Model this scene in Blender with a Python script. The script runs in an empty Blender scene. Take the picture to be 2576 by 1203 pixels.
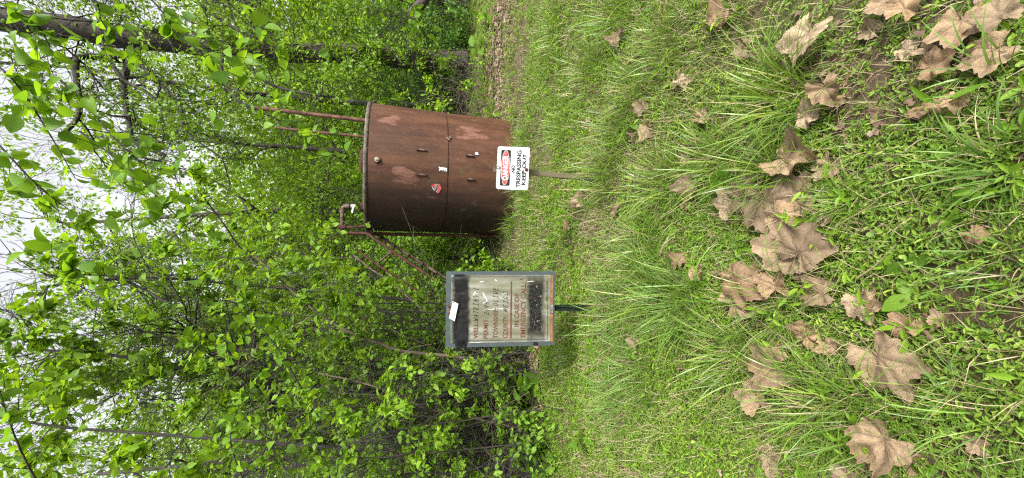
import bpy, math, random
import numpy as np
from mathutils import Vector, Matrix
R = math.radians
sc = bpy.context.scene
C = sc.collection
# ---------------------------------------------------------------- camera (a portrait photo stored on its side)
F_PX, PITCH, ROLL, CAM_H = 967.0, R(17.1), R(1.7), 1.55
Rv0 = np.array([1., 0, 0]); Uv0 = np.array([0, math.sin(PITCH), math.cos(PITCH)])
FWD = np.array([0, math.cos(PITCH), -math.sin(PITCH)])
UPV = Uv0 * math.cos(ROLL) - Rv0 * math.sin(ROLL)
RGT = Rv0 * math.cos(ROLL) + Uv0 * math.sin(ROLL)
cam = bpy.data.cameras.new('camera'); cam_o = bpy.data.objects.new('camera', cam); C.objects.link(cam_o)
cam.sensor_width = 36; cam.sensor_fit = 'HORIZONTAL'; cam.lens = F_PX / 2576 * 36
cam.clip_start = 0.05; cam.clip_end = 400
mx = Matrix.Identity(4)
for i in range(3):
    mx[i][0] = -UPV[i]; mx[i][1] = RGT[i]; mx[i][2] = -FWD[i]
mx[2][3] = CAM_H
cam_o.matrix_world = mx
sc.camera = cam_o
# ---------------------------------------------------------------- sky, sun, exposure: bright overcast
SUN_EL, SUN_AZ = R(44), R(138)      # azimuth clockwise from +Y: behind the camera, to its right
w = bpy.data.worlds.new('World'); sc.world = w; w.use_nodes = True
nt = w.node_tree; nt.nodes.clear()
sky = nt.nodes.new('ShaderNodeTexSky'); sky.sky_type = 'NISHITA'; sky.sun_disc = False
sky.sun_elevation = SUN_EL; sky.sun_rotation = SUN_AZ; sky.dust_density = 5; sky.air_density = 1.0
hs = nt.nodes.new('ShaderNodeHueSaturation'); hs.inputs['Saturation'].default_value = 0.13
bg = nt.nodes.new('ShaderNodeBackground'); bg.inputs['Strength'].default_value = 0.10
wo = nt.nodes.new('ShaderNodeOutputWorld')
nt.links.new(sky.outputs[0], hs.inputs['Color']); nt.links.new(hs.outputs[0], bg.inputs['Color']); nt.links.new(bg.outputs[0], wo.inputs['Surface'])
sl = bpy.data.lights.new('sun', 'SUN'); sl.energy = 1.5; sl.angle = R(10); sl.color = (1, .96, .9)
so = bpy.data.objects.new('sun', sl); C.objects.link(so)
sd = Vector((math.sin(SUN_AZ) * math.cos(SUN_EL), math.cos(SUN_AZ) * math.cos(SUN_EL), math.sin(SUN_EL)))
so.rotation_euler = sd.to_track_quat('Z', 'Y').to_euler(); so.location = (3, -3, 12)
sc.view_settings.view_transform = 'Standard'; sc.view_settings.look = 'None'
sc.view_settings.exposure = 2.08; sc.view_settings.gamma = 1; sc.view_settings.use_curve_mapping = False
sc.render.engine = 'CYCLES'
cy = sc.cycles; cy.max_bounces = 9; cy.diffuse_bounces = 6; cy.transmission_bounces = 6; cy.glossy_bounces = 2
cy.transparent_max_bounces = 4; cy.caustics_reflective = False; cy.caustics_refractive = False
cy.use_denoising = False; cy.filter_width = 1.25
sc.render.use_persistent_data = False

# ---------------------------------------------------------------- helpers
def ray(tx, ty):
    d = RGT * ((601.5 - ty) / F_PX) - UPV * ((tx - 1288) / F_PX) + FWD
    return d
def P(tx, ty, Y):                      # the point at pixel (2576-wide) and world distance Y
    d = ray(tx, ty); t = Y / d[1]
    return np.array([d[0] * t, Y, CAM_H + d[2] * t])
def gz(x, y):
    x = np.asarray(x, float); y = np.asarray(y, float)
    ye = np.minimum(y, 11.0)
    z = -.055 * ye
    z = z + .018 * np.sin(1.7 * x + .6 * y + 1) + .014 * np.sin(2.9 * y - 1.3 * x) + .008 * np.sin(6.1 * x + 2) * np.sin(5.3 * y)
    z = z + np.where(y > 20, (y - 20) ** 1.2 * .2, 0)
    return z
def G(tx, ty):
    d = ray(tx, ty); t0, t1 = 0.1, 60
    t = 1.0
    for _ in range(40):
        f = CAM_H + d[2] * t - float(gz(d[0] * t, d[1] * t))
        t += f / (-d[2] - .055 * d[1] + 1e-6) * .9
    return np.array([d[0] * t, d[1] * t, CAM_H + d[2] * t])
def new_mesh(name, V, F, smooth=False):
    V = np.asarray(V, np.float32); F = np.asarray(F, np.int32)
    me = bpy.data.meshes.new(name)
    me.vertices.add(len(V)); me.vertices.foreach_set('co', V.ravel())
    n, k = F.shape
    me.loops.add(n * k); me.loops.foreach_set('vertex_index', F.ravel())
    me.polygons.add(n); me.polygons.foreach_set('loop_start', np.arange(0, n * k, k, dtype=np.int32))
    me.polygons.foreach_set('loop_total', np.full(n, k, np.int32))
    if smooth: me.polygons.foreach_set('use_smooth', np.ones(n, bool))
    me.update(calc_edges=True)
    return me
def link(name, me, mat=None, parent=None, loc=None):
    o = bpy.data.objects.new(name, me); C.objects.link(o)
    if mat is not None and not len(me.materials): me.materials.append(mat)
    if parent is not None: o.parent = parent
    if loc is not None: o.location = loc
    return o
def tag(o, label=None, cat=None, group=None, kind=None):
    if label: o['label'] = label
    if cat: o['category'] = cat
    if group: o['group'] = group
    if kind: o['kind'] = kind
    return o
def thing(name, label, cat, loc=(0, 0, 0), group=None, rot=None):
    o = bpy.data.objects.new(name, None); C.objects.link(o); o.location = [float(v) for v in loc]
    o.empty_display_size = .1
    if rot is not None: o.rotation_euler = rot
    return tag(o, label, cat, group)
class MB:                               # collects polygons of mixed shape for one mesh
    def __init__(s): s.v = []; s.f = []
    def add(s, V, F):
        b = len(s.v); s.v += [tuple(float(c) for c in v) for v in V]; s.f += [tuple(i + b for i in f) for f in F]; return s
    def box(s, x0, x1, y0, y1, z0, z1):
        V = [(x, y, z) for x in (x0, x1) for y in (y0, y1) for z in (z0, z1)]
        return s.add(V, [(0, 1, 3, 2), (4, 6, 7, 5), (0, 4, 5, 1), (2, 3, 7, 6), (0, 2, 6, 4), (1, 5, 7, 3)])
    def tube(s, pts, r, n=10, caps=True):
        V, F = tube_geo(pts, r, n); k = len(pts)
        F = [tuple(f) for f in F]
        if caps: F += [tuple(range(n - 1, -1, -1)), tuple((k - 1) * n + i for i in range(n))]
        return s.add(V, F)
    def prism(s, outline, y0, y1):      # outline in x,z
        n = len(outline)
        V = [(x, y0, z) for x, z in outline] + [(x, y1, z) for x, z in outline]
        F = [tuple(range(n)), tuple(range(2 * n - 1, n - 1, -1))] + [(i, i + n, (i + 1) % n + n, (i + 1) % n) for i in range(n)]
        return s.add(V, F)
    def build(s, name, mat, parent=None, smooth=None, bevel=0, loc=None):
        me = bpy.data.meshes.new(name); me.from_pydata(s.v, [], s.f); me.update()
        me.materials.append(mat)
        o = bpy.data.objects.new(name, me); C.objects.link(o)
        if parent is not None: o.parent = parent
        if loc is not None: o.location = loc
        if smooth:
            me.polygons.foreach_set('use_smooth', [True] * len(me.polygons))
            me.set_sharp_from_angle(angle=R(smooth))
        if bevel:
            m = o.modifiers.new('bevel', 'BEVEL'); m.width = bevel; m.segments = 2; m.limit_method = 'ANGLE'
        return o
def tube_geo(pts, r, n=6):
    pts = np.asarray(pts, float); k = len(pts); r = np.broadcast_to(np.asarray(r, float), (k,))
    T = np.gradient(pts, axis=0); T /= np.linalg.norm(T, axis=1)[:, None] + 1e-9
    ref = np.array([0, 0, 1.]) if abs(T[:, 2]).mean() < .8 else np.array([1., 0, 0])
    A = np.cross(T, ref); A /= np.linalg.norm(A, axis=1)[:, None] + 1e-9
    B = np.cross(T, A)
    a = np.linspace(0, 2 * np.pi, n, endpoint=False)
    V = pts[:, None] + r[:, None, None] * (np.cos(a)[None, :, None] * A[:, None] + np.sin(a)[None, :, None] * B[:, None])
    i = np.arange(k - 1)[:, None] * n; j = np.arange(n)[None]; jn = (j + 1) % n
    F = np.stack([i + j, i + jn, i + n + jn, i + n + j], -1).reshape(-1, 4)
    return V.reshape(-1, 3), F
class Tubes:
    def __init__(s): s.V = []; s.F = []; s.b = 0
    def add(s, pts, r, n=5):
        V, F = tube_geo(pts, r, n); s.V.append(V); s.F.append(F + s.b); s.b += len(V)
    def build(s, name, mat, parent=None):
        me = new_mesh(name, np.concatenate(s.V), np.concatenate(s.F), True)
        if parent is not None and parent.type == 'EMPTY': pass
        return link(name, me, mat, parent)
def curve(pts, n):                      # Catmull-Rom through pts
    pts = np.asarray(pts, float)
    p = np.vstack([2 * pts[0] - pts[1], pts, 2 * pts[-1] - pts[-2]]); out = []
    k = len(pts) - 1
    for t in np.linspace(0, k - 1e-6, n):
        i = int(t); u = t - i; a, b, c, d = p[i:i + 4]
        out.append(.5 * ((2 * b) + (-a + c) * u + (2 * a - 5 * b + 4 * c - d) * u * u + (-a + 3 * b - 3 * c + d) * u ** 3))
    return np.array(out)
def frames(rng, n, dirs=None, up=.6, jit=.5, droop=0.0):
    """leaf axes: X along the blade, Z its normal (pulled upwards by `up`)"""
    if dirs is None:
        a = rng.uniform(0, 2 * np.pi, n); X = np.stack([np.cos(a), np.sin(a), rng.normal(-droop, .35, n)], 1)
    else: X = dirs + rng.normal(0, jit, (n, 3)); X[:, 2] -= droop
    X /= np.linalg.norm(X, axis=1)[:, None] + 1e-9
    Z = rng.normal(0, 1, (n, 3)); Z /= np.linalg.norm(Z, axis=1)[:, None]; Z = Z * (1 - up) + np.array([0, 0, up])
    Z -= X * (Z * X).sum(1)[:, None]; Z /= np.linalg.norm(Z, axis=1)[:, None] + 1e-9
    return X, np.cross(Z, X), Z
def scatter(name, tmpl, pos, X, Yv, Z, s, mat, parent=None, wide=None, smooth=False):
    V, F = tmpl; V = np.asarray(V, float); F = np.asarray(F)
    s = np.broadcast_to(s, (len(pos),))
    wy = s if wide is None else s * wide
    out = (pos[:, None] + V[None, :, 0, None] * (X * s[:, None])[:, None] + V[None, :, 1, None] * (Yv * wy[:, None])[:, None]
           + V[None, :, 2, None] * (Z * s[:, None])[:, None]).reshape(-1, 3)
    FF = (F[None] + (np.arange(len(pos)) * len(V))[:, None, None]).reshape(-1, F.shape[1])
    if parent is not None: out = out - np.array(parent.location)[None]
    return link(name, new_mesh(name, out, FF, smooth), mat, parent)
# leaf templates (unit length along X), triangles
LEAF2 = (np.array([[0, 0, 0], [.5, .27, .07], [1, 0, -.05], [.5, -.27, .07]]), np.array([[0, 2, 1], [0, 3, 2]]))
LEAF6 = (np.array([[0, 0, 0], [.28, .26, .06], [.62, .24, .05], [1, 0, -.12], [.62, -.24, .05], [.28, -.26, .06], [.45, 0, 0]]),
         np.array([[0, 6, 1], [1, 6, 2], [2, 6, 3], [3, 6, 4], [4, 6, 5], [5, 6, 0]]))
def ovate(n=5, width=.34, peak=.33, fold=.1, droop=.14, heart=0.0):
    V = []; F = []
    xs = np.linspace(0, 1, n + 1)
    for x in xs:
        wv = width * (math.sin(math.pi * x ** (math.log(.5) / math.log(peak)))) ** .8 if 0 < x < 1 else 0
        zc = -droop * x * x
        off = heart * (1 - x) ** 3
        V += [(x, 0, zc), (x - off, wv + (heart * .9 if x == 0 else 0), zc + fold * wv / width), (x - off, -wv - (heart * .9 if x == 0 else 0), zc + fold * wv / width)]
    for i in range(n):
        a = 3 * i; b = a + 3
        F += [(a, b, a + 1), (b, b + 1, a + 1), (a, a + 2, b), (b, a + 2, b + 2)]
    return np.array(V), np.array(F)
OVATE = ovate(); HEART = ovate(6, .42, .3, .1, .18, .12); LANCE = ovate(4, .15, .4, .05, .2)
# ---------------------------------------------------------------- materials
def mat(name):
    m = bpy.data.materials.new(name); m.use_nodes = True; m.node_tree.nodes.clear()
    return m, m.node_tree
def N(nt, t, **kw):
    n = nt.nodes.new('ShaderNode' + t)
    for k, v in kw.items():
        if k in n.inputs: n.inputs[k].default_value = v
        else: setattr(n, k, v)
    return n
def ramp(nt, fac, stops):
    r = nt.nodes.new('ShaderNodeValToRGB'); e = r.color_ramp.elements
    while len(e) < len(stops): e.new(.5)
    for el, (p, c) in zip(e, stops): el.position = p; el.color = (*c, 1) if len(c) == 3 else c
    nt.links.new(fac, r.inputs[0]); return r.outputs[0]
def fout(nt, sh):
    o = nt.nodes.new('ShaderNodeOutputMaterial'); nt.links.new(sh, o.inputs['Surface'])
def mixc(nt, f, a, b, mode='MIX'):
    m = nt.nodes.new('ShaderNodeMix'); m.data_type = 'RGBA'; m.blend_type = mode
    for s, v in ((m.inputs['Factor'], f), (m.inputs[6], a), (m.inputs[7], b)):
        if hasattr(v, 'links'): nt.links.new(v, s)
        elif isinstance(v, (int, float)): s.default_value = v
        else: s.default_value = (*v, 1)
    return m.outputs[2]
def leaf_mat(name, stops, trans=.4, rough=.5, spec=.22, tgain=(1.6, 1.45, .5), obj_rand=False):
    m, nt = mat(name)
    if obj_rand: f = N(nt, 'ObjectInfo').outputs['Random']
    else: f = N(nt, 'NewGeometry').outputs['Random Per Island']
    col = ramp(nt, f, stops)
    if not obj_rand:   # slow drift of hue through the crown: shoots of different age
        tc = N(nt, 'TexCoord'); no = N(nt, 'TexNoise', Scale=.9); nt.links.new(tc.outputs['Object'], no.inputs['Vector'])
        col = mixc(nt, ramp(nt, no.outputs[0], [(.35, (0, 0, 0)), (.65, (.55, .55, .55))]), col, (.13, .25, .022))
    tr = mixc(nt, 1.0, col, tgain, 'MULTIPLY')
    p = N(nt, 'BsdfPrincipled', Roughness=rough); p.inputs['Specular IOR Level'].default_value = spec
    nt.links.new(col, p.inputs['Base Color'])
    t = N(nt, 'BsdfTranslucent'); nt.links.new(tr, t.inputs[0])
    mx = N(nt, 'MixShader', Fac=trans); nt.links.new(p.outputs[0], mx.inputs[1]); nt.links.new(t.outputs[0], mx.inputs[2])
    fout(nt, mx.outputs[0]); return m
def simple(name, c, rough=.7, metal=0, noise=None, c2=None, bump=0, scale=(1, 1, 1), spec=.18, lo=.4, hi=.6):
    m, nt = mat(name); p = N(nt, 'BsdfPrincipled', Roughness=rough, Metallic=metal); p.inputs['Specular IOR Level'].default_value = spec
    if noise:
        tc = N(nt, 'TexCoord'); mp = N(nt, 'Mapping'); mp.inputs['Scale'].default_value = scale
        nt.links.new(tc.outputs['Object'], mp.inputs[0]); no = N(nt, 'TexNoise', Scale=noise, Detail=8, Roughness=.65); nt.links.new(mp.outputs[0], no.inputs['Vector'])
        nt.links.new(ramp(nt, no.outputs[0], [(lo, c), (hi, c2)]), p.inputs['Base Color'])
        if bump:
            b = N(nt, 'Bump', Strength=bump, Distance=.01); nt.links.new(no.outputs[0], b.inputs['Height']); nt.links.new(b.outputs[0], p.inputs['Normal'])
    else: p.inputs['Base Color'].default_value = (*c, 1)
    fout(nt, p.outputs[0]); return m
M = {}
M['leaf_far'] = leaf_mat('leaf_far', [(0, (0.101, 0.194, 0.020)), (.5, (0.168, 0.282, 0.026)), (1, (0.246, 0.375, 0.038))])  # lightened like haze: brightness of the far wood put into the colour
M['leaf_mid'] = leaf_mat('leaf_mid', [(0, (0.055, 0.126, 0.013)), (.5, (0.112, 0.205, 0.018)), (1, (0.192, 0.307, 0.025))])
M['leaf_shade'] = leaf_mat('leaf_shade', [(0, (0.027, 0.074, 0.016)), (.6, (0.045, 0.116, 0.018)), (1, (0.081, 0.179, 0.025))], .3)  # darker copy of the leaf greens: the wood floor's shade put into colour
M['leaf_bright'] = leaf_mat('leaf_bright', [(0, (0.096, 0.201, 0.013)), (.5, (0.165, 0.290, 0.020)), (1, (0.252, 0.401, 0.036))], .5)
M['leaf_near'] = leaf_mat('leaf_near', [(0, (0.084, 0.177, 0.018)), (.5, (0.122, 0.239, 0.020)), (1, (0.168, 0.302, 0.025))], .55, .45, obj_rand=True)
M['cover'] = leaf_mat('cover', [(0, (0.045, 0.096, 0.013)), (.3, (0.097, 0.174, 0.020)), (.75, (0.187, 0.292, 0.029)), (.95, (0.261, 0.359, 0.055)), (1, (.28, .25, .08))], .35)
M['grass'] = leaf_mat('grass', [(0, (0.073, 0.141, 0.026)), (.5, (0.122, 0.205, 0.031)), (.85, (0.184, 0.270, 0.035)), (1, (.3, .27, .1))], .3, .4, .5)
M['grass_blue'] = leaf_mat('grass_blue', [(0, (0.071, 0.130, 0.034)), (.5, (0.108, 0.189, 0.043)), (1, (0.172, 0.260, 0.058))], .25, .35)
M['straw'] = simple('straw', (.30, .22, .12), .8, noise=4, c2=(.46, .36, .22))
def straw_mat():
    m, nt = mat('straw'); f = N(nt, 'NewGeometry').outputs['Random Per Island']
    p = N(nt, 'BsdfPrincipled', Roughness=.75); nt.links.new(ramp(nt, f, [(0, (.10, .07, .035)), (.5, (.21, .16, .085)), (1, (.33, .27, .17))]), p.inputs['Base Color'])
    fout(nt, p.outputs[0]); return m
M['straw'] = straw_mat()
def litter_mat():
    m, nt = mat('litter'); f = N(nt, 'NewGeometry').outputs['Random Per Island']
    p = N(nt, 'BsdfPrincipled', Roughness=.8); nt.links.new(ramp(nt, f, [(0, (.06, .033, .02)), (.5, (.135, .085, .053)), (1, (.24, .17, .12))]), p.inputs['Base Color'])
    fout(nt, p.outputs[0]); return m
M['litter'] = litter_mat()
def bark(name, c1, c2, sc_=30):
    m, nt = mat(name); tc = N(nt, 'TexCoord'); mp = N(nt, 'Mapping'); mp.inputs['Scale'].default_value = (1, 1, .14)
    nt.links.new(tc.outputs['Object'], mp.inputs[0]); no = N(nt, 'TexNoise', Scale=sc_, Detail=6, Roughness=.6); nt.links.new(mp.outputs[0], no.inputs['Vector'])
    n2 = N(nt, 'TexNoise', Scale=2.5, Detail=3); nt.links.new(tc.outputs['Object'], n2.inputs['Vector'])
    col = ramp(nt, no.outputs[0], [(.35, c1), (.62, c2)])
    col = mixc(nt, ramp(nt, n2.outputs[0], [(.5, (0, 0, 0)), (.7, (.35, .35, .35))]), col, (.03, .036, .018))
    p = N(nt, 'BsdfPrincipled', Roughness=.85); nt.links.new(col, p.inputs['Base Color'])
    b = N(nt, 'Bump', Strength=.9, Distance=.03); nt.links.new(no.outputs[0], b.inputs['Height']); nt.links.new(b.outputs[0], p.inputs['Normal'])
    fout(nt, p.outputs[0]); return m
M['bark'] = bark('bark', (.012, .010, .008), (.06, .046, .036))
M['bark_dark'] = bark('bark_dark', (.008, .007, .006), (.03, .024, .019))
M['bark_tan'] = bark('bark_tan', (.05, .037, .026), (.12, .09, .06))
M['bark_pale'] = bark('bark_pale', (.2, .205, .2), (.36, .37, .36), 6)
M['vine'] = simple('vine', (.075, .058, .042), .9)
M['twig_grey'] = simple('twig_grey', (.09, .073, .055), .9)
M['plant_stem'] = simple('plant_stem', (.09, .16, .03), .6)
# ================================================================ GROUND
def ground_mat():
    m, nt = mat('ground'); tc = N(nt, 'TexCoord')
    def no(s, d=8, r=.65):
        n = N(nt, 'TexNoise', Scale=s, Detail=d, Roughness=r); nt.links.new(tc.outputs['Object'], n.inputs['Vector']); return n.outputs[0]
    soil = ramp(nt, no(14), [(.3, (.03, .021, .014)), (.5, (.085, .062, .038)), (.72, (.17, .13, .08))])
    moss = ramp(nt, no(40), [(.3, (.03, .045, .010)), (.7, (.08, .11, .022))])
    col = mixc(nt, ramp(nt, no(1.6), [(.42, (0, 0, 0)), (.6, (.85, .85, .85))]), soil, moss)
    sep = N(nt, 'SeparateXYZ'); nt.links.new(tc.outputs['Object'], sep.inputs[0])
    far = N(nt, 'MapRange'); far.inputs[1].default_value = 12; far.inputs[2].default_value = 22; nt.links.new(sep.outputs[1], far.inputs[0])
    col = mixc(nt, far.outputs[0], col, moss)
    p = N(nt, 'BsdfPrincipled', Roughness=.95); p.inputs['Specular IOR Level'].default_value = .15
    nt.links.new(col, p.inputs['Base Color'])
    b = N(nt, 'Bump', Strength=.8, Distance=.02); nt.links.new(no(60), b.inputs['Height']); nt.links.new(b.outputs[0], p.inputs['Normal'])
    fout(nt, p.outputs[0]); return m
ys = np.concatenate([np.linspace(-8, 0, 10), np.arange(.1, 12, .08), np.linspace(12.2, 60, 60)])
xs = np.concatenate([np.linspace(-60, -9, 20), np.arange(-8.9, 9, .1), np.linspace(9.1, 60, 20)])
XX, YY = np.meshgrid(xs, ys); ZZ = gz(XX, YY)
ny, nx = XX.shape
idx = np.arange(nx * ny).reshape(ny, nx)
F = np.stack([idx[:-1, :-1], idx[:-1, 1:], idx[1:, 1:], idx[1:, :-1]], -1).reshape(-1, 4)
gr = link('ground', new_mesh('ground', np.stack([XX, YY, ZZ], -1).reshape(-1, 3), F, True), ground_mat()); tag(gr, kind='structure')

# ================================================================ TANK
TC = None
Yf = 5.85; TR = 1.14; TY = Yf + TR * .98
top_front = P(914, 420, Yf); TX = P(914, 420, TY)[0] * 1.0
dl = P(921, 583, TY); dr = P(926, 260, TY)
TX = (dl[0] + dr[0]) / 2 * .99; TR = (dr[0] - dl[0]) / 2 * .965; Yf = TY - TR
TZ1 = P(914, 420, Yf)[2]; TZ0 = float(gz(TX, TY)) - .12; TH = TZ1 - TZ0
print('TANK', TX, TY, TR, TZ0, TZ1, 'tanktopfront', P(914, 420, Yf))
def on_shell(tx, ty):                   # where the sight line of a pixel meets the shell, local + outward normal
    d = ray(tx, ty); ox, oy = -TX, -TY
    a = d[0] ** 2 + d[1] ** 2; b = 2 * (ox * d[0] + oy * d[1]); c = ox * ox + oy * oy - (TR + .004) ** 2
    t = (-b - math.sqrt(max(b * b - 4 * a * c, 0))) / (2 * a)
    p = np.array([d[0] * t - TX, d[1] * t - TY, CAM_H + d[2] * t - TZ0]); ang = math.atan2(p[1], p[0])
    return p, ang
def tank_mat():
    m, nt = mat('tank_rust'); tc = N(nt, 'TexCoord')
    def no(s, sc_=(1, 1, 1), d=8, r=.6, loc=(0, 0, 0)):
        mp = N(nt, 'Mapping'); mp.inputs['Scale'].default_value = sc_; mp.inputs['Location'].default_value = loc
        nt.links.new(tc.outputs['Object'], mp.inputs[0])
        n = N(nt, 'TexNoise', Scale=s, Detail=d, Roughness=r); nt.links.new(mp.outputs[0], n.inputs['Vector']); return n.outputs[0]
    base = ramp(nt, no(6, (1, 1, .12)), [(.28, (0.026, 0.0115, 0.007)), (.5, (0.055, 0.0235, 0.0125)), (.72, (0.092, 0.040, 0.021))])
    blot = ramp(nt, no(9, (1, 1, .6), 10, .7), [(.52, (0, 0, 0)), (.68, (.7, .7, .7))])
    base = mixc(nt, blot, base, (0.098, 0.045, 0.024))
    sep = N(nt, 'SeparateXYZ'); nt.links.new(tc.outputs['Object'], sep.inputs[0])
    def mr(o, a, b, c=0, d=1):
        q = N(nt, 'MapRange'); q.interpolation_type = 'SMOOTHSTEP'
        for i, v in enumerate((a, b, c, d)): q.inputs[i + 1].default_value = v
        nt.links.new(o, q.inputs[0]); return q.outputs[0]
    def mul(a, b, op='MULTIPLY'):
        q = N(nt, 'Math', operation=op)
        for i, v in enumerate((a, b)):
            if hasattr(v, 'links'): nt.links.new(v, q.inputs[i])
            else: q.inputs[i].default_value = v
        return q.outputs[0]
    # runs: fine dark and light vertical streaks
    run = no(9, (1, 1, .07), 8, .72, (2, 7, 1)); brk = no(4, (1, 1, .5), 6, .65, (8, 1, 4))
    base = mixc(nt, mul(ramp(nt, run, [(.50, (0, 0, 0)), (.66, (.7, .7, .7))]), ramp(nt, brk, [(.38, (.25, .25, .25)), (.6, (1, 1, 1))])), base, (.026, .014, .010))
    base = mixc(nt, mul(ramp(nt, run, [(.34, (.6, .6, .6)), (.46, (0, 0, 0))]), ramp(nt, brk, [(.4, (1, 1, 1)), (.6, (.2, .2, .2))])), base, (.105, .046, .025))
    # old primer left in broken patches
    pm = no(5.5, (1, 1, .30), 10, .68, (3.1, 0, .4)); acc = pm
    for (tx, ty, wx, wz, k) in ((985, 300, .13, .22, .22), (1015, 440, .17, .24, .22), (1180, 335, .16, .3, .13), (1010, 335, .1, .1, .1), (1090, 470, .2, .12, .05), (1190, 420, .2, .2, .03)):
        q, _ = on_shell(tx, ty)
        ex = mul(mul(mul(sep.outputs[0], float(q[0]), 'SUBTRACT'), 1 / wx), 2.0, 'POWER'); ez = mul(mul(mul(sep.outputs[2], float(q[2]), 'SUBTRACT'), 1 / wz), 2.0, 'POWER')
        g = mul(mul(mul(ex, ez, 'ADD'), -1.0), 1.0); e = N(nt, 'Math', operation='EXPONENT'); nt.links.new(g, e.inputs[0])
        acc = mul(acc, mul(e.outputs[0], k), 'ADD')
    pr = ramp(nt, acc, [(.62, (0, 0, 0)), (.66, (1, 1, 1))])
    pr = mul(pr, ramp(nt, no(26, (1, 1, .3), 6), [(.36, (.35, .35, .35)), (.55, (.85, .85, .85))]))
    base = mixc(nt, pr, base, (.15, .072, .052))
    pm = acc
    # left side: shade painted in, over some stain; greenish bloom low on it
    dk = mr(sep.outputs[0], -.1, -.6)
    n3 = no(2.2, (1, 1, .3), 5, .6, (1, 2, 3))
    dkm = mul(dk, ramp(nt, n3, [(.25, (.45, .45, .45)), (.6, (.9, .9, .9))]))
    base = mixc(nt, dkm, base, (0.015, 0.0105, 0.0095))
    gm = mul(ramp(nt, no(6, (1, 1, .8), 9, .7, (5, 1, 2)), [(.55, (0, 0, 0)), (.66, (.75, .75, .75))]), mul(mr(sep.outputs[2], TH * .95, TH * .45), mr(sep.outputs[0], .25, -.1)))
    base = mixc(nt, gm, base, (0.051, 0.045, 0.025))
    low = mul(mr(sep.outputs[2], .75, .15), ramp(nt, no(4, (1, 1, .2), 6), [(.4, (0, 0, 0)), (.65, (.75, .75, .75))]))
    base = mixc(nt, low, base, (0.085, 0.042, 0.021))
    # scabs of flaking paint and pale chips
    ch = ramp(nt, no(120, (1, 1, 1), 2), [(.735, (0, 0, 0)), (.76, (.9, .9, .9))])
    base = mixc(nt, ch, base, (0.210, 0.168, 0.126))
    fine = no(70, (1, 1, .5), 5)
    p = N(nt, 'BsdfPrincipled'); p.inputs['Specular IOR Level'].default_value = .22
    nt.links.new(base, p.inputs['Base Color'])
    nt.links.new(ramp(nt, pm, [(.4, (.5, .5, .5)), (.6, (.66, .66, .66))]), p.inputs['Roughness'])
    b = N(nt, 'Bump', Strength=.35, Distance=.006); nt.links.new(fine, b.inputs['Height'])
    b2 = N(nt, 'Bump', Strength=.5, Distance=.02); nt.links.new(no(2.3, (1, 1, .7), 3), b2.inputs['Height']); nt.links.new(b.outputs[0], b2.inputs['Normal'])
    nt.links.new(b2.outputs[0], p.inputs['Normal']); fout(nt, p.outputs[0]); return m
M['tank'] = tank_mat()
M['rust'] = simple('rust', (.020, .010, .008), .75, noise=9, c2=(.075, .028, .016), bump=.6, lo=.35, hi=.7)
M['rust_pale'] = simple('rust_pale', (.04, .02, .015), .7, noise=14, c2=(.12, .085, .07), bump=.5)
M['rim'] = simple('rim', (.05, .042, .035), .7, noise=16, c2=(.12, .10, .085), bump=.4)
M['silver'] = simple('silver', (.45, .46, .46), .35, .8)
M['white'] = simple('white', (.42, .43, .43), .5, noise=30, c2=(.5, .5, .5))
M['dark'] = simple('dark', (.02, .017, .015), .8)
tank = thing('storage_tank', 'large rusty brown cylindrical steel tank standing in the grass before the woods', 'tank', (TX, TY, TZ0))
def lathe(profile, n=96, cx=0, cy=0):
    V = []; F = []
    a = np.linspace(0, 2 * np.pi, n, endpoint=False)
    for r, z in profile:
        for t in a: V.append((cx + r * math.cos(t), cy + r * math.sin(t), z))
    for i in range(len(profile) - 1):
        for j in range(n):
            F.append((i * n + j, i * n + (j + 1) % n, (i + 1) * n + (j + 1) % n, (i + 1) * n + j))
    return V, F
zs = P(1127, 420, Yf)[2] - TZ0
def shell_prof(z0, z1):
    return [(TR + .004 * math.sin(3 * z + 1) * (0 < z < TH), z) for z in np.linspace(z0, z1, 14)]
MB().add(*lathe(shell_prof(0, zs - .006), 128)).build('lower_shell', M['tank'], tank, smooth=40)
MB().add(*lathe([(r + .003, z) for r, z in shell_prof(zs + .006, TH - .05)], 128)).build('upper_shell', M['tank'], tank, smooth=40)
# weld seam between the two rings: a recessed dark line with a raised bead that wanders
sv = []; nb = 200
bead = []
for k in range(nb):
    t = 2 * np.pi * k / nb; bead.append(((TR + .002) * math.cos(t), (TR + .002) * math.sin(t), zs + .002 * math.sin(9 * t) + .0015 * math.sin(31 * t)))
MB().tube(bead + [bead[0]], .0045, 6, False).build('weld_seam', M['rust'], tank, smooth=60)
rimp = [(TR - .03, TH - .055), (TR + .012, TH - .052), (TR + .024, TH - .03), (TR + .026, TH - .008), (TR + .015, TH + .006), (TR - .02, TH + .008), (TR - .05, TH)]
MB().add(*lathe(rimp, 128)).build('rim', M['rim'], tank, smooth=60)
MB().add(*lathe([(TR - .04, TH - .004), (TR * .6, TH + .03), (TR * .3, TH + .055), (.001, TH + .06)], 64)).build('roof', M['rust'], tank, smooth=60)
def tl(p): return np.array(p) - np.array([TX, TY, TZ0])
# hatch dome near the front edge of the roof
hp = tl(P(905, 405, Yf + .42)); 
hz = TH + .01
hv, hf = lathe([(.205, hz - .02), (.212, hz + .012), (.20, hz + .016), (.19, hz + .04), (.15, hz + .065), (.08, hz + .08), (.001, hz + .085)], 40, hp[0], -TR + .40)
MB().add(hv, hf).build('hatch', M['rust'], tank, smooth=35)
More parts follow.
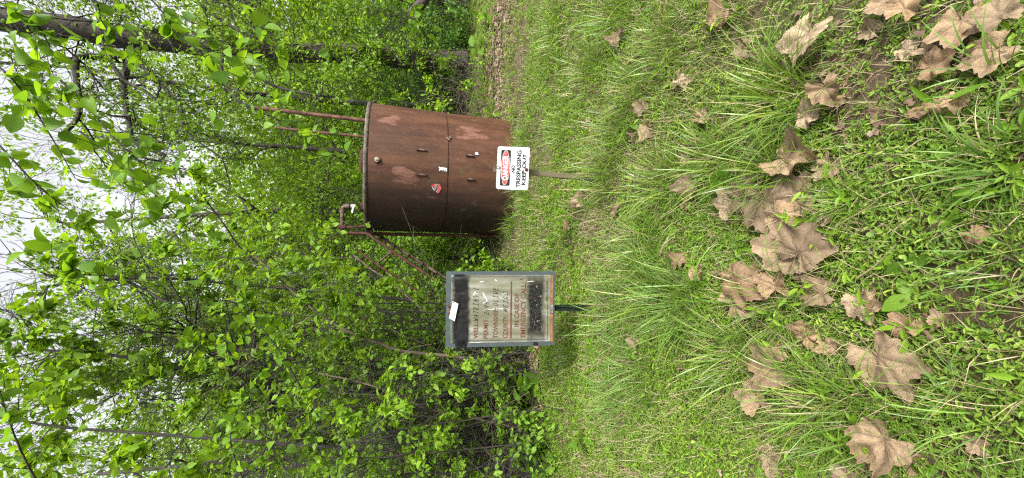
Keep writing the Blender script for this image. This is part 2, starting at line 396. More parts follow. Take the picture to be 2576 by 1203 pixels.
# vent pipe with valve on the roof, left
vb = P(912, 521, Yf + .35); vx, vy = vb[0] - TX, Yf + .35 - TY
vt = P(862, 523, Yf + .35)[2] - TZ0; ve = P(861, 572, Yf + .35)[0] - TX
m = MB(); m.tube([(vx, vy, TH - .01), (vx, vy, TH + .05)], .075, 20); fl = m.build('pipe_flange', M['rust'], tank, smooth=40)
MB().tube(curve([(vx, vy, TH + .04), (vx, vy, TH + .15), (vx, vy, vt - .05), (vx - .015, vy, vt - .012), (vx - .05, vy, vt), ((vx + ve) / 2, vy, vt), (ve, vy, vt + .003)], 30), .028, 12).build('vent_pipe', M['rust_pale'], tank, smooth=50)
MB().tube([(vx, vy, vt - .09), (vx, vy, vt - .04)], .040, 14).tube([(vx - .055, vy, vt), (vx - .1, vy, vt)], .040, 14).build('pipe_coupling', M['rust_pale'], tank, smooth=40)
m = MB(); m.tube([(vx, vy, TH + .12), (vx, vy, TH + .185)], .037, 12); m.tube([(vx - .02, vy - .02, TH + .15), (vx - .095, vy - .05, TH + .155)], .014, 8); m.build('valve', M['silver'], tank, smooth=40)
MB().tube([(ve, vy, vt - .045), (ve, vy, vt + .05)], .042, 12).tube([(ve, vy, vt - .045), (ve, vy, vt - .14)], .026, 12).build('pipe_union', M['rust'], tank, smooth=40)
# plug
M['plug'] = simple('plug', (.16, .13, .10), .6, noise=40, c2=(.32, .29, .25))
def radial_frame(tx, ty):
    p, a = on_shell(tx, ty); e = bpy.data.objects.new('x', None); return p, a
def part_on_shell(mb, name, mt, tx, ty, **k):
    p, a = on_shell(tx, ty); o = mb.build(name, mt, tank, **k); o.location = p; o.rotation_euler = (0, 0, a + math.pi / 2); return o
m = MB(); m.tube([(0, .01, 0), (0, -.03, 0)], .048, 16); pl = part_on_shell(m, 'pipe_plug', M['rust'], 948, 402, smooth=40)
m = MB(); m.tube([(0, -.03, 0), (0, -.045, 0)], .036, 16); m.box(-.015, .015, -.06, -.045, -.015, .015); o = m.build('plug_head', M['plug'], pl, smooth=40)
for tx, ty, h in ((1060, 378, .15), (1060, 439, .15), (1182, 392, .13), (1182, 450, .13)):
    m = MB(); m.box(-.012, .012, -.03, 0, -h / 2, h / 2); m.box(-.016, .016, -.034, 0, h / 2 - .02, h / 2)
    part_on_shell(m, 'bracket', M['rust_pale'], tx, ty, bevel=.003)
m = MB(); m.prism([(-.022, -.03), (.02, -.02), (.026, .005), (.008, .03), (-.02, .02)], -.008, 0); part_on_shell(m, 'paint_scab', M['white'], 1199, 387)
m = MB(); m.prism([(-.03, -.062), (.022, -.064), (.024, -.02), (.03, -.018), (.026, .035), (.034, .06), (.014, .064), (.012, .05), (-.024, .055), (-.028, .0)], -.006, 0)
gt = part_on_shell(m, 'gauge_tag', M['white'], 1114, 426)
m = MB(); m.box(-.02, -.014, -.009, -.006, -.05, .045).box(-.028, .022, -.009, -.006, -.005, 0).box(.005, .012, -.010, -.006, -.04, -.028); m.build('print', M['dark'], gt)
for tx, ty in ((1128, 352), (1131, 347), (1124, 349)):
    m = MB(); m.prism([(-.022, -.012), (.0, -.02), (.022, .004), (.004, .016), (-.018, .01)], -.02, 0); part_on_shell(m, 'weld_lump', M['rust_pale'], tx, ty, smooth=60)
# torn red sticker
def red_mat(n, c): return simple(n, c, .45, noise=25, c2=tuple(x * .8 + .05 for x in c))
M['red'] = red_mat('red', (.40, .02, .018)); M['red_faded'] = red_mat('red_faded', (.38, .06, .06))
s_ = .0147 / 2.0   # metres per zoom px/10
K = .00070
def zq(x, y): return (-(y - 560) * K / 2.6, -(x - 690) * K / 2.6)   # zoomed photo px -> sticker local x, z
stk = part_on_shell(MB().prism([zq(*q) for q in ((410, 430), (470, 350), (590, 330), (590, 310), (880, 310), (920, 470), (965, 480), (960, 580), (900, 680), (890, 760), (800, 850), (740, 800), (620, 720), (590, 560))], -.003, 0), 'warning_sticker', M['red_faded'], 1098, 474)
MB().prism([zq(*q) for q in ((415, 430), (470, 355), (585, 335), (585, 550), (540, 530))], -.005, -.0031).build('sticker_top', M['red'], stk)
MB().prism([zq(*q) for q in ((410, 440), (430, 440), (575, 650), (560, 680), (530, 670))], -.012, -.0052).build('sticker_curl', M['white'], stk)
MB().prism([zq(*q) for q in ((590, 315), (745, 312), (740, 725), (700, 730), (590, 690))], -.005, -.0031).build('sticker_band', M['white'], stk)
def text(name, s, parent, x0, x1, z0, z1, mt, bold=0.0, y=-.006, shear=0, tilt=0, ext=.0006):
    cu = bpy.data.curves.new(name, 'FONT'); cu.body = s; cu.size = .1; cu.offset = bold; cu.extrude = ext; cu.shear = shear
    cu.resolution_u = 3
    o = bpy.data.objects.new(name, cu); C.objects.link(o); cu.materials.append(mt)
    bpy.context.view_layer.update()
    bb = o.bound_box; a0, a1 = bb[0][0], bb[6][0]; b0, b1 = bb[0][1], bb[6][1]
    sx = (x1 - x0) / (a1 - a0); sz = (z1 - z0) / (b1 - b0)
    me = bpy.data.meshes.new_from_object(o.evaluated_get(bpy.context.evaluated_depsgraph_get()))
    bpy.data.objects.remove(o); me.name = name
    o = bpy.data.objects.new(name, me); C.objects.link(o)
    if not len(me.materials): me.materials.append(mt)
    o.parent = parent; o.scale = (sx, sz, 1); o.rotation_euler = (R(90), 0, 0); o.location = (x0 - a0 * sx, y, z0 - b0 * sz)
    return o
a = zq(600, 700); b = zq(735, 325)
text('lettering', 'MMABLE', stk, a[0], b[0], b[1], a[1], M['dark'], .003, -.0056)

M['pole_rust'] = simple('pole_rust', (.06, .028, .020), .7, noise=11, c2=(.13, .065, .045), bump=.5)
# ---------------- posts, stairway by the tank
def pole(name, label, tx0, ty0, tx1, ty1, Y, r, mt=None, z0=None, group=None):
    a = P(tx0, ty0, Y); b = P(tx1, ty1, Y)
    dz = (b - a) / (b[2] - a[2]) if abs(b[2] - a[2]) > 1e-6 else 0
    base = b + dz * (float(gz(b[0], Y)) - .05 - b[2])
    th = thing(name, label, 'pole', base, group)
    q = a - base
    MB().tube([(0, 0, 0), tuple(q)], r, 12).build('pipe_shaft', mt or M['rust'], th, smooth=50)
    MB().tube([tuple(q), tuple(q + np.array([0, 0, .01]))], r * 1.12, 12).build('pipe_end', M['dark'], th, smooth=50)
    return th
pole('steel_pole', 'thick rusty steel pole rising highest behind the tank', 641, 271, 915, 303, 8.5, .040, M['pole_rust'], group='rusty poles rising round the tank')
pole('steel_pole', 'thin rusty pole behind the tank, between the highest pole and the roof hatch', 697, 322, 912, 344, 8.6, .026, M['pole_rust'], group='rusty poles rising round the tank')
pole('steel_pole', 'long upright rusty pipe close beside the left flank of the tank', 876, 587, 1224, 594, TY - .1, .028, group='rusty poles rising round the tank')
pole('steel_pole', 'short rusty pipe stub showing above the tank rim near the ladder head', 889, 571, 916, 570, TY + TR + .35, .028, group='rusty poles rising round the tank')
st = thing('steel_stairway', 'rusty steel ladder stair with bent handrails leaning off the tank rim', 'stairway', (P(1190, 760, 6.1)[0], 6.1, float(gz(-1, 6.1))))
SL = np.array(st.location)
def rod(name, pts, r, mt, nseg=None):
    pts = np.array(pts) - SL
    if nseg: pts = curve(pts, nseg)
    return MB().tube(pts, r, 10).build(name, mt, st, smooth=50)
A0 = P(920, 585, 6.75); A1 = P(1059, 681, 6.35); A2 = P(1128, 724, 6.15)
B0 = P(926, 577, 7.15); B1 = P(1065, 665, 6.8); B2 = P(1135, 708, 6.6)
A3 = A2 + (A2 - A1) * 1.2; B3 = B2 + (B2 - B1) * 1.2
rod('stringer', [A0, A1, A2, A3], .026, M['rust']); rod('stringer', [B0, B1, B2, B3], .026, M['rust_pale'])
for t in np.linspace(.16, 1.0, 6):
    pa = A0 + (A2 - A0) * t; pb = B0 + (B2 - B0) * t
    rod('rung', [pa + (pa - pb) * .04, pb + (pb - pa) * .04], .014, M['rust'])
H0 = [P(892, 621, 6.75), P(921, 646, 6.6), P(946, 665, 6.5), P(1027, 716, 6.3), P(1085, 762, 6.15)]
H1 = [P(889, 642, 7.1), P(912, 660, 7.0), P(934, 678, 6.9), P(974, 703, 6.8), P(1075, 790, 6.5)]
rod('handrail', H0, .015, M['rust'], 14); rod('handrail', H1, .014, M['rust_pale'], 14)
def near(pl, p): pl = np.array(pl); return p
rod('handrail_post', [P(988, 630, 6.6), P(946, 665, 6.5)], .013, M['rust_pale'])
rod('handrail_post', [P(990, 634, 7.0), P(948, 684, 6.85)], .013, M['rust'])
rod('handrail_post', [P(1100, 707, 6.25), P(1075, 752, 6.18)], .017, M['rust'])
rod('cross_brace', [P(924, 570, 7.0), P(936, 586, 6.75)], .016, M['rust_pale'])

# ================================================================ DANGER SIGN
def danger_panel():
    m, nt = mat('sign_white'); tc = N(nt, 'TexCoord'); no = N(nt, 'TexNoise', Scale=90, Detail=4); nt.links.new(tc.outputs['Object'], no.inputs['Vector'])
    n2 = N(nt, 'TexNoise', Scale=12, Detail=5); nt.links.new(tc.outputs['Object'], n2.inputs['Vector'])
    c = mixc(nt, ramp(nt, no.outputs[0], [(.62, (0, 0, 0)), (.75, (.5, .5, .5))]), (.36, .38, .385), (.2, .2, .19))
    c = mixc(nt, ramp(nt, n2.outputs[0], [(.42, (0, 0, 0)), (.7, (.6, .6, .6))]), c, (.25, .26, .235))
    p = N(nt, 'BsdfPrincipled', Roughness=.45); nt.links.new(c, p.inputs['Base Color']); fout(nt, p.outputs[0]); return m
M['sign_white'] = danger_panel()
M['sign_red'] = red_mat('sign_red', (.38, .02, .018)); M['black'] = simple('black', (.006, .006, .007), .5, spec=.1)
M['post_wood'] = simple('post_wood', (.03, .024, .014), .9, noise=18, c2=(.10, .088, .05), bump=.8, scale=(1, 1, .08))
W, H = .348, .268
ct = P(1250, 422, 3.09); cb = P(1330.5, 425, 3.0)
upv = ct - cb; upv /= np.linalg.norm(upv)
lt = P(1247, 475.5, 3.09); rt = P(1250, 368.4, 3.09); xv = rt - lt; Wm = np.linalg.norm(xv); xv /= Wm
Hm = np.linalg.norm(ct - cb); print('danger size', Wm, Hm); W, H = Wm, Hm
yv = np.cross(upv, xv); yv /= np.linalg.norm(yv); xv = np.cross(yv, upv)
base = G(1500, 447); sb = (ct + cb) / 2
dg = thing('danger_sign', 'white danger no trespassing keep out sign on a weathered wooden post', 'sign', (cb[0] * .98, cb[1] + .03, float(gz(cb[0], cb[1]))))
def oriented(parent, org, X, Z, name):
    """mesh part carrying its own frame"""
    Yv = np.cross(Z, X); mm = Matrix.Identity(4)
    for i in range(3): mm[i][0] = X[i]; mm[i][1] = Yv[i]; mm[i][2] = Z[i]; mm[i][3] = org[i] - (parent.location[i])
    return mm
def rrect(x0, x1, z0, z1, r, n=5):
    o = []
    for cx, cz, a0 in ((x1 - r, z1 - r, 0), (x0 + r, z1 - r, 90), (x0 + r, z0 + r, 180), (x1 - r, z0 + r, 270)):
        for k in range(n + 1): t = R(a0 + 90 * k / n); o.append((cx + r * math.cos(t), cz + r * math.sin(t)))
    return o
plate = MB().prism(rrect(-W / 2, W / 2, -H / 2, H / 2, .018), -.0015, .0015).build('sign_plate', M['sign_white'], dg)
plate.matrix_local = oriented(dg, sb, xv, upv, '')
def fr(u, v): return (-W / 2 + W * u, H / 2 - H * v)
x0, z1 = fr(.083, .115); x1, z0 = fr(.92, .42)
MB().prism(rrect(x0, x1, z0, z1, .008), -.003, -.0016).build('black_panel', M['black'], plate)
cx, cz = (x0 + x1) / 2, (z0 + z1) / 2; rx, rz = (x1 - x0) / 2 * .97, (z1 - z0) / 2 * .90
ell = lambda k, n=48: [(cx + rx * k * math.cos(t), cz + (rz - (1 - k) * rx) * math.sin(t)) for t in np.linspace(0, 2 * np.pi, n, endpoint=False)]
M['print_white'] = simple('print_white', (.40, .41, .41), .5)
MB().prism(ell(1), -.0044, -.0031).build('oval_border', M['print_white'], plate)
MB().prism(ell(.978), -.0058, -.0045).build('red_oval', M['sign_red'], plate)
hx = (x1 - x0)
text('danger_lettering', 'DANGER', plate, cx - .107, cx + .107, cz - .0265, cz + .0265, M['black'], .0055, -.0062, ext=.0002)
text('danger_lettering', 'DANGER', plate, cx - .103, cx + .103, cz - .0235, cz + .0235, M['print_white'], .0035, -.0068, ext=.0002)
a = fr(.40, .572); b = fr(.57, .450); text('sign_lettering', 'NO', plate, a[0], b[0], a[1], b[1], M['black'], .0042, -.0022)
a = fr(.045, .752); b = fr(.925, .615); text('sign_lettering', 'TRESPASSING', plate, a[0], b[0], a[1], b[1], M['black'], .0036, -.0022)
a = fr(.115, .912); b = fr(.85, .785); text('sign_lettering', 'KEEP OUT', plate, a[0], b[0], a[1], b[1], M['black'], .0042, -.0022)
for u, v, mt in ((.5, .05, M['rim']), (.475, .925, M['rust'])):
    bx, bz = fr(u, v); m = MB(); m.tube([(bx, -.0016, bz), (bx, -.005, bz)], .0155, 20); wa = m.build('washer', mt, plate, smooth=40)
    MB().tube([(bx, -.005, bz), (bx, -.011, bz)], .007, 6).build('bolt_head', M['silver'] if v < .5 else M['rust'], wa)
pt = P(1243, 424, 3.12); pb = P(1500, 450, 3.06); pb[2] = min(pb[2], float(gz(pb[0], pb[1]))) - .05
dgl = np.array(dg.location)
m = MB(); pa = pt - dgl; pc = pb - dgl; hw = .024
def ring(c, wx=hw, wy=.014): return [(c[0] - wx, c[1] - wy + .012, c[2]), (c[0] + wx, c[1] - wy + .012, c[2]), (c[0] + wx * .96, c[1] + wy + .012, c[2]), (c[0] - wx * .98, c[1] + wy + .012, c[2])]
rings = []; nr = 14; rr = random.Random(4)
for k in range(nr):
    t = k / (nr - 1); c = pa + (pc - pa) * t; rings += [(x + rr.uniform(-.0015, .0015), y + rr.uniform(-.0015, .0015) + .004, z) for x, y, z in ring(c)]
fs = [(4 * k + j, 4 * k + (j + 1) % 4, 4 * k + 4 + (j + 1) % 4, 4 * k + 4 + j) for k in range(nr - 1) for j in range(4)] + [(3, 2, 1, 0), tuple(4 * (nr - 1) + j for j in range(4))]
m.add(rings, fs).build('post', M['post_wood'], dg, bevel=.002)

# ================================================================ WELL SIGN
tl_, tr_ = P(1118.8, 875.6, 3.2), P(1124.3, 682.3, 3.2)
bl_, br_ = P(1390.8, 867.4, 3.04), P(1398.9, 683.3, 3.04)
ct = (tl_ + tr_) / 2; cb = (bl_ + br_) / 2
Zv = ct - cb; H = np.linalg.norm(Zv); Zv /= H
Xv = (tr_ - tl_ + br_ - bl_); Xv /= np.linalg.norm(Xv); W = (np.linalg.norm(tr_ - tl_) + np.linalg.norm(br_ - bl_)) / 2
Xv -= Zv * Xv.dot(Zv); Xv /= np.linalg.norm(Xv); print('well sign', W, H)
ws = thing('well_sign', 'faded oil well permit sign with black sprayed bands on a dark green post', 'sign', (cb[0], cb[1] + .02, float(gz(cb[0], cb[1]))))
M['board'] = simple('board', (.030, .042, .044), .6, noise=20, c2=(.046, .058, .060), lo=.3, hi=.7)
board = MB().box(-W / 2, W / 2, -.006, .006, -H / 2, H / 2).build('backing_board', M['board'], ws, bevel=.001)
board.matrix_local = oriented(ws, (ct + cb) / 2, Xv, Zv, '')
def fw(u, v): return (-W / 2 + W * u, H / 2 - H * v)
def panel_mat():
    m, nt = mat('well_panel'); tc = N(nt, 'TexCoord'); sep = N(nt, 'SeparateXYZ'); nt.links.new(tc.outputs['Object'], sep.inputs[0])
    def no(s, sc_=(1, 1, 1), d=8, r=.6, loc=(0, 0, 0)):
        mp = N(nt, 'Mapping'); mp.inputs['Scale'].default_value = sc_; mp.inputs['Location'].default_value = loc
        nt.links.new(tc.outputs['Object'], mp.inputs[0])
        n = N(nt, 'TexNoise', Scale=s, Detail=d, Roughness=r); nt.links.new(mp.outputs[0], n.inputs['Vector']); return n.outputs[0]
    def mth(op, a, b=None):
        q = N(nt, 'Math', operation=op)
        for i, v in enumerate((a, b)):
            if v is None: continue
            if hasattr(v, 'links'): nt.links.new(v, q.inputs[i])
            else: q.inputs[i].default_value = v
        return q.outputs[0]
    c = ramp(nt, no(16, (1, 1, .13)), [(.33, (0.072, 0.070, 0.040)), (.5, (0.118, 0.117, 0.083)), (.66, (0.185, 0.188, 0.155))])
    gp = ramp(nt, no(6, (1, 1, .5), 5, .6, (2, 0, 1)), [(.5, (0, 0, 0)), (.68, (.6, .6, .6))]); c = mixc(nt, gp, c, (0.078, 0.088, 0.039))
    scr = ramp(nt, no(34, (1, 1, .12), 3, .5, (4, 0, 0)), [(.69, (0, 0, 0)), (.71, (1, 1, 1))]); c = mixc(nt, scr, c, (0.286, 0.291, 0.270))
    z = sep.outputs[2]; x = sep.outputs[0]
    wob = mth('MULTIPLY', mth('SUBTRACT', no(7, (1, 1, 1), 6, .7), .5), .09)
    def band(v0, v1, soft, xa, xb, sx):
        z0 = H / 2 - H * v1; z1 = H / 2 - H * v0; zc = (z0 + z1) / 2; hh = (z1 - z0) / 2
        d = mth('SUBTRACT', hh, mth('ABSOLUTE', mth('SUBTRACT', mth('ADD', z, wob), zc)))
        xc = (xa + xb) / 2; hx = (xb - xa) / 2
        e = mth('SUBTRACT', hx, mth('ABSOLUTE', mth('SUBTRACT', mth('ADD', x, wob), xc)))
        q = mth('DIVIDE', d, soft); r_ = mth('DIVIDE', e, sx)
        v = mth('MINIMUM', q, r_); v = mth('MINIMUM', mth('MAXIMUM', mth('ADD', v, .5), 0), 1)
        return v
    b1 = band(.06, .208, .030, -W, .285, .06)
    b1 = mth('MULTIPLY', b1, ramp(nt, no(14, (1, 1, .6), 8, .75, (1, 5, 0)), [(.34, (.80, .80, .80)), (.52, (1, 1, 1))]))
    grain = no(160, (1, 1, 1), 2)
    b1 = mth('MINIMUM', mth('ADD', b1, mth('MULTIPLY', mth('MULTIPLY', b1, mth('SUBTRACT', 1, b1)), mth('SUBTRACT', grain, .3))), 1)
    c = mixc(nt, b1, c, (.004, .004, .0045))
    b2 = band(.745, .895, .04, -.25, .26, .12)
    b2 = mth('MULTIPLY', b2, ramp(nt, no(30, (1, 1, 1), 6, .75, (7, 5, 0)), [(.34, (.72, .72, .72)), (.48, (1, 1, 1))]))
    c = mixc(nt, b2, c, (.0055, .006, .0055))
    # chips through the lower spray: white ground and shreds of red lettering
    bc = band(.755, .885, .02, -.19, .19, .05)
    vz = N(nt, 'TexVoronoi', Scale=26); nt.links.new(tc.outputs['Object'], vz.inputs['Vector'])
    chn = no(22, (1, 1, 1.6), 6, .7, (0, 3, 9))
    ch = mth('MULTIPLY', ramp(nt, chn, [(.635, (0, 0, 0)), (.65, (1, 1, 1))]), bc)
    c = mixc(nt, mth('MULTIPLY', ramp(nt, chn, [(.622, (0, 0, 0)), (.632, (1, 1, 1))]), bc), c, (0.187, 0.031, 0.016))
    c = mixc(nt, ch, c, (0.322, 0.328, 0.312))
    sp = ramp(nt, no(140, (1, 1, 1), 2), [(.66, (0, 0, 0)), (.68, (1, 1, 1))])
    c = mixc(nt, mth('MULTIPLY', sp, bc), c, (0.182, 0.187, 0.161))
    p = N(nt, 'BsdfPrincipled', Roughness=.6); p.inputs['Specular IOR Level'].default_value = .12; nt.links.new(c, p.inputs['Base Color']); fout(nt, p.outputs[0]); return m
x0, z1 = fw(.055, .045); x1, z0 = fw(.953, .957)
panel = MB().box(x0, x1, -.0085, -.006, z0, z1).build('printed_panel', panel_mat(), board)
M['line_blue'] = simple('line_blue', (.012, .025, .09), .5, noise=8, c2=(.015, .02, .035), lo=.45, hi=.5)
a0, b1 = fw(.082, .068); a1, b0 = fw(.93, .935); t_ = .0035
MB().box(a0, a1, -.0096, -.0086, b1 - t_, b1).box(a0, a1, -.0096, -.0086, b0, b0 + t_).box(a0, a0 + t_, -.0096, -.0086, b0 + t_, b1 - t_).box(a1 - t_, a1, -.0096, -.0086, b0 + t_, b1 - t_).build('border_line', M['line_blue'], board)
# spray carried over the border and the backing board
def spray(u0, u1, v0, v1, seed, name='spray_paint'):
    rg = random.Random(seed); n = 40; o = []
    (xa, zb), (xb, za) = fw(u0, v0), fw(u1, v1)
    cx, cz, rx, rz = (xa + xb) / 2, (za + zb) / 2, (xb - xa) / 2, (zb - za) / 2
    for k in range(n):
        t = 2 * math.pi * k / n; c_, s_ = math.cos(t), math.sin(t); g = 1 + rg.uniform(-.07, .07)
        o.append((cx + rx * g * abs(c_) ** .55 * (1 if c_ > 0 else -1), cz + rz * g * abs(s_) ** .55 * (1 if s_ > 0 else -1)))
    MB().prism(o, -.0106, -.0098).build(name, M['spray'], board)
M['spray'] = simple('spray', (.005, .005, .0055), .7, noise=30, c2=(.012, .012, .013), spec=.1)
spray(.02, .40, .10, .20, 3); spray(-.002, .09, .085, .19, 8); spray(.93, .962, .07, .17, 5); spray(-.001, .05, .80, .845, 6)
M['text_red'] = simple('text_red', (.060, .012, .008), .6, noise=60, c2=(.10, .03, .02))
M['ink'] = simple('ink', (.006, .007, .006), .6, spec=.1)
def wt(s, u0, u1, v0, v1, mt=None, bold=.0015, y=-.0092): 
    a = fw(u0, v1); b = fw(u1, v0); return text('sign_lettering', s, board, a[0], b[0], a[1], b[1], mt or M['text_red'], bold, y)
wt('WELL:', .115, .33, .25, .291); wt('PERMIT:', .112, .385, .34, .382); wt('TOWNSHIP:', .115, .51, .428, .472); wt('COUNTY:', .115, .415, .517, .561)
wt('IN CASE OF', .262, .70, .622, .664); wt('EMERGENCY CALL:', .118, .852, .680, .726)
wt('JESUS IS LORD', .60, .865, .917, .932, M['ink'], .0008)
a = fw(.105, .598); b = fw(.865, .585)
MB().box(a[0], b[0], -.0096, -.0086, a[1], b[1]).build('red_rule', M['text_red'], board)
# handwriting: strokes on a 1x1 cell, leaning
GL = {'W': [[(0, 1), (.2, 0), (.45, .7), (.7, 0), (1, 1)]], 'A': [[(0, 0), (.5, 1), (.85, 0)], [(.15, .4), (.8, .45)]], 'T': [[(.0, .95), (1, 1)], [(.5, 1), (.45, 0)]],
      'K': [[(.1, 1), (.1, 0)], [(.8, .95), (.1, .45), (.8, 0)]], 'I': [[(.1, 1), (.8, 1)], [(.45, 1), (.45, 0)], [(.05, 0), (.8, 0)]], 'N': [[(.05, 0), (.1, 1), (.8, 0), (.85, 1)]],
      'S': [[(.85, .95), (.3, 1), (.1, .75), (.4, .5), (.75, .35), (.6, .05), (.05, .05)]], '#': [[(.0, .5), (.6, .5)]], '1': [[(.5, 1.1), (.45, 0)]],
      '2': [[(.1, .85), (.5, 1), (.75, .75), (.1, 0), (.9, .05)]], '0': [[(.45, 1), (.15, .7), (.1, .2), (.45, 0), (.75, .3), (.75, .8), (.45, 1)]],
      '4': [[(.15, 1), (.1, .5), (.8, .55)], [(.75, 1), (.65, 0)]], 'O': [[(.45, 1), (.1, .7), (.1, .2), (.45, 0), (.8, .3), (.8, .8), (.45, 1)]],
      'L': [[(.15, 1), (.1, 0), (.75, .05)]], 'V': [[(.05, 1), (.4, 0), (.85, 1)]], 'E': [[(.8, 1), (.1, 1), (.1, 0), (.8, 0)], [(.1, .5), (.65, .5)]],
      'M': [[(.0, 0), (.15, 1), (.45, .3), (.8, 1), (.85, 0)]], 'G': [[(.8, .9), (.4, 1), (.1, .6), (.15, .1), (.6, 0), (.8, .35), (.5, .4)]]}
def hand(s, u0, u1, v0, v1, seed=1, th=.0040):
    rg = random.Random(seed); mb = MB(); (xa, zt), (xb, zb) = fw(u0, v0), fw(u1, v1); cw = (xb - xa) / len(s); hh = zt - zb
    yy = -.0094
    for i, ch in enumerate(s):
        for stn in GL.get(ch, []):
            pts = []
            for (px, pz) in stn:
                zz = pz * hh; xx = xa + cw * (i + px * .72 + .05) + zz * .28
                pts.append((xx + rg.uniform(-1, 1) * cw * .03, zb + zz + rg.uniform(-1, 1) * hh * .03))
            for (p0, q0), (p1, q1) in zip(pts, pts[1:]):
                yy -= .000004
                dx, dz = p1 - p0, q1 - q0; l = math.hypot(dx, dz) + 1e-9; nx_, nz_ = -dz / l * th / 2, dx / l * th / 2
                ex, ez = dx / l * th * .3, dz / l * th * .3
                mb.add([(p0 - ex + nx_, yy, q0 - ez + nz_), (p0 - ex - nx_, yy, q0 - ez - nz_), (p1 + ex - nx_, yy, q1 + ez - nz_), (p1 + ex + nx_, yy, q1 + ez + nz_)], [(0, 1, 2, 3)])
    mb.build('handwriting', M['ink'], board)
hand('WATKINS#1', .335, .79, .247, .295, 1); hand('2044', .42, .60, .345, .385, 2); hand('OLIVE', .535, .79, .425, .47, 3); hand('MEIGS', .455, .73, .52, .56, 4)
for pts, th in (([(.58, .335), (.59, .36), (.62, .37), (.66, .35), (.725, .33)], .007), ([(.70, .34), (.66, .355)], .006), ([(.49, .34), (.50, .42), (.505, .5), (.495, .57)], .004), ([(.68, .245), (.73, .26), (.70, .28)], .008), ([(.86, .30), (.87, .34)], .006), ([(.89, .44), (.875, .46)], .008), ([(.70, .51), (.705, .55)], .007), ([(.86, .74), (.87, .80)], .004)):
    mb = MB(); q = [fw(u, v) for u, v in pts]; yy = -.0093
    for i, ((p0, q0), (p1, q1)) in enumerate(zip(q, q[1:])):
        yy -= .00001
        dx, dz = p1 - p0, q1 - q0; l = math.hypot(dx, dz); nx_, nz_ = -dz / l * th / 2, dx / l * th / 2
        mb.add([(p0 + nx_, yy, q0 + nz_), (p0 - nx_, yy, q0 - nz_), (p1 - nx_ * .8, yy, q1 - nz_ * .8), (p1 + nx_ * .8, yy, q1 + nz_ * .8)], [(0, 1, 2, 3)])
    mb.build('paint_chip', M['white'], board)
M['rust_strip'] = simple('rust_strip', (.10, .055, .025), .8, noise=25, c2=(.19, .10, .045), bump=.3)
a = fw(.05, .983); b = fw(.95, .958)
MB().box(a[0], a[0] + (b[0] - a[0]) * .42, -.010, -.006, a[1], b[1]).build('rust_strip', M['rust_strip'], board)
MB().box(a[0] + (b[0] - a[0]) * .56, b[0], -.010, -.006, a[1], b[1]).build('rust_strip', M['rust_strip'], board)
for v, n_ in ((.03, 'top_clip'), (.972, 'bottom_clip')):
    p_ = fw(.495, v); k = MB().box(p_[0] - .036, p_[0] + .036, -.014, -.0101, p_[1] - .016, p_[1] + .016).build(n_, M['rim'], board, bevel=.002)
    for dx in (-.026, .026):
        MB().tube([(p_[0] + dx, -.0141, p_[1]), (p_[0] + dx, -.021, p_[1])], .008, 8).build('bolt', M['rust'] if v < .5 else M['silver'], k)
q = [fw(u, v) for u, v in ((.615, .062), (.582, .112), (.352, .08), (.395, .03))]
tg = MB().prism([q[3], q[0], q[1], q[2]][::-1], -.031, -.029).build('white_tag', M['white'], board, bevel=.0008)
for u, v in ((.60, .068), (.375, .052)):
    p_ = fw(u, v); MB().tube([(p_[0], -.0315, p_[1]), (p_[0], -.0325, p_[1])], .004, 8).build('tag_hole', M['dark'], tg)
w0 = fw(.60, .072)
MB().tube(curve([(w0[0], -.033, w0[1]), (w0[0] - .01, -.045, w0[1] + .03), (fw(.56, .03)[0], -.04, w0[1] + .055), (fw(.545, .04)[0], -.024, fw(0, .04)[1])], 12), .0016, 5).build('tag_wire', M['rust'], board)
M['post_green'] = simple('post_green', (.006, .0095, .008), .6, noise=30, c2=(.013, .019, .014), spec=.12)
wl = np.array(ws.location)
tp = ct + Zv * .012 - wl; bp = cb - wl; bt = P(1500, 776, 3.03); bt[2] = float(gz(bt[0], bt[1])) - .06; bt = bt - wl
m = MB(); off = np.cross(Zv, Xv)   # towards back
pts3 = [tp + off * .02, bp + off * .02, bt + off * .02]
hw = .028; V = []
for c_ in pts3:
    for sx, sy in ((-1, -1), (-.45, -1), (-.45, .6), (.45, .6), (.45, -1), (1, -1), (1, -.75), (.6, -.7), (.6, 1), (-.6, 1), (-.6, -.7), (-1, -.75)):
        V.append(c_ + Xv * hw * sx + off * .012 * sy)
n = 12; Fq = [(k * n + j, k * n + (j + 1) % n, k * n + n + (j + 1) % n, k * n + n + j) for k in range(2) for j in range(n)]
Fq += [tuple(range(n - 1, -1, -1)), tuple(2 * n + j for j in range(n))]
m.add(V, Fq).build('post', M['post_green'], ws)
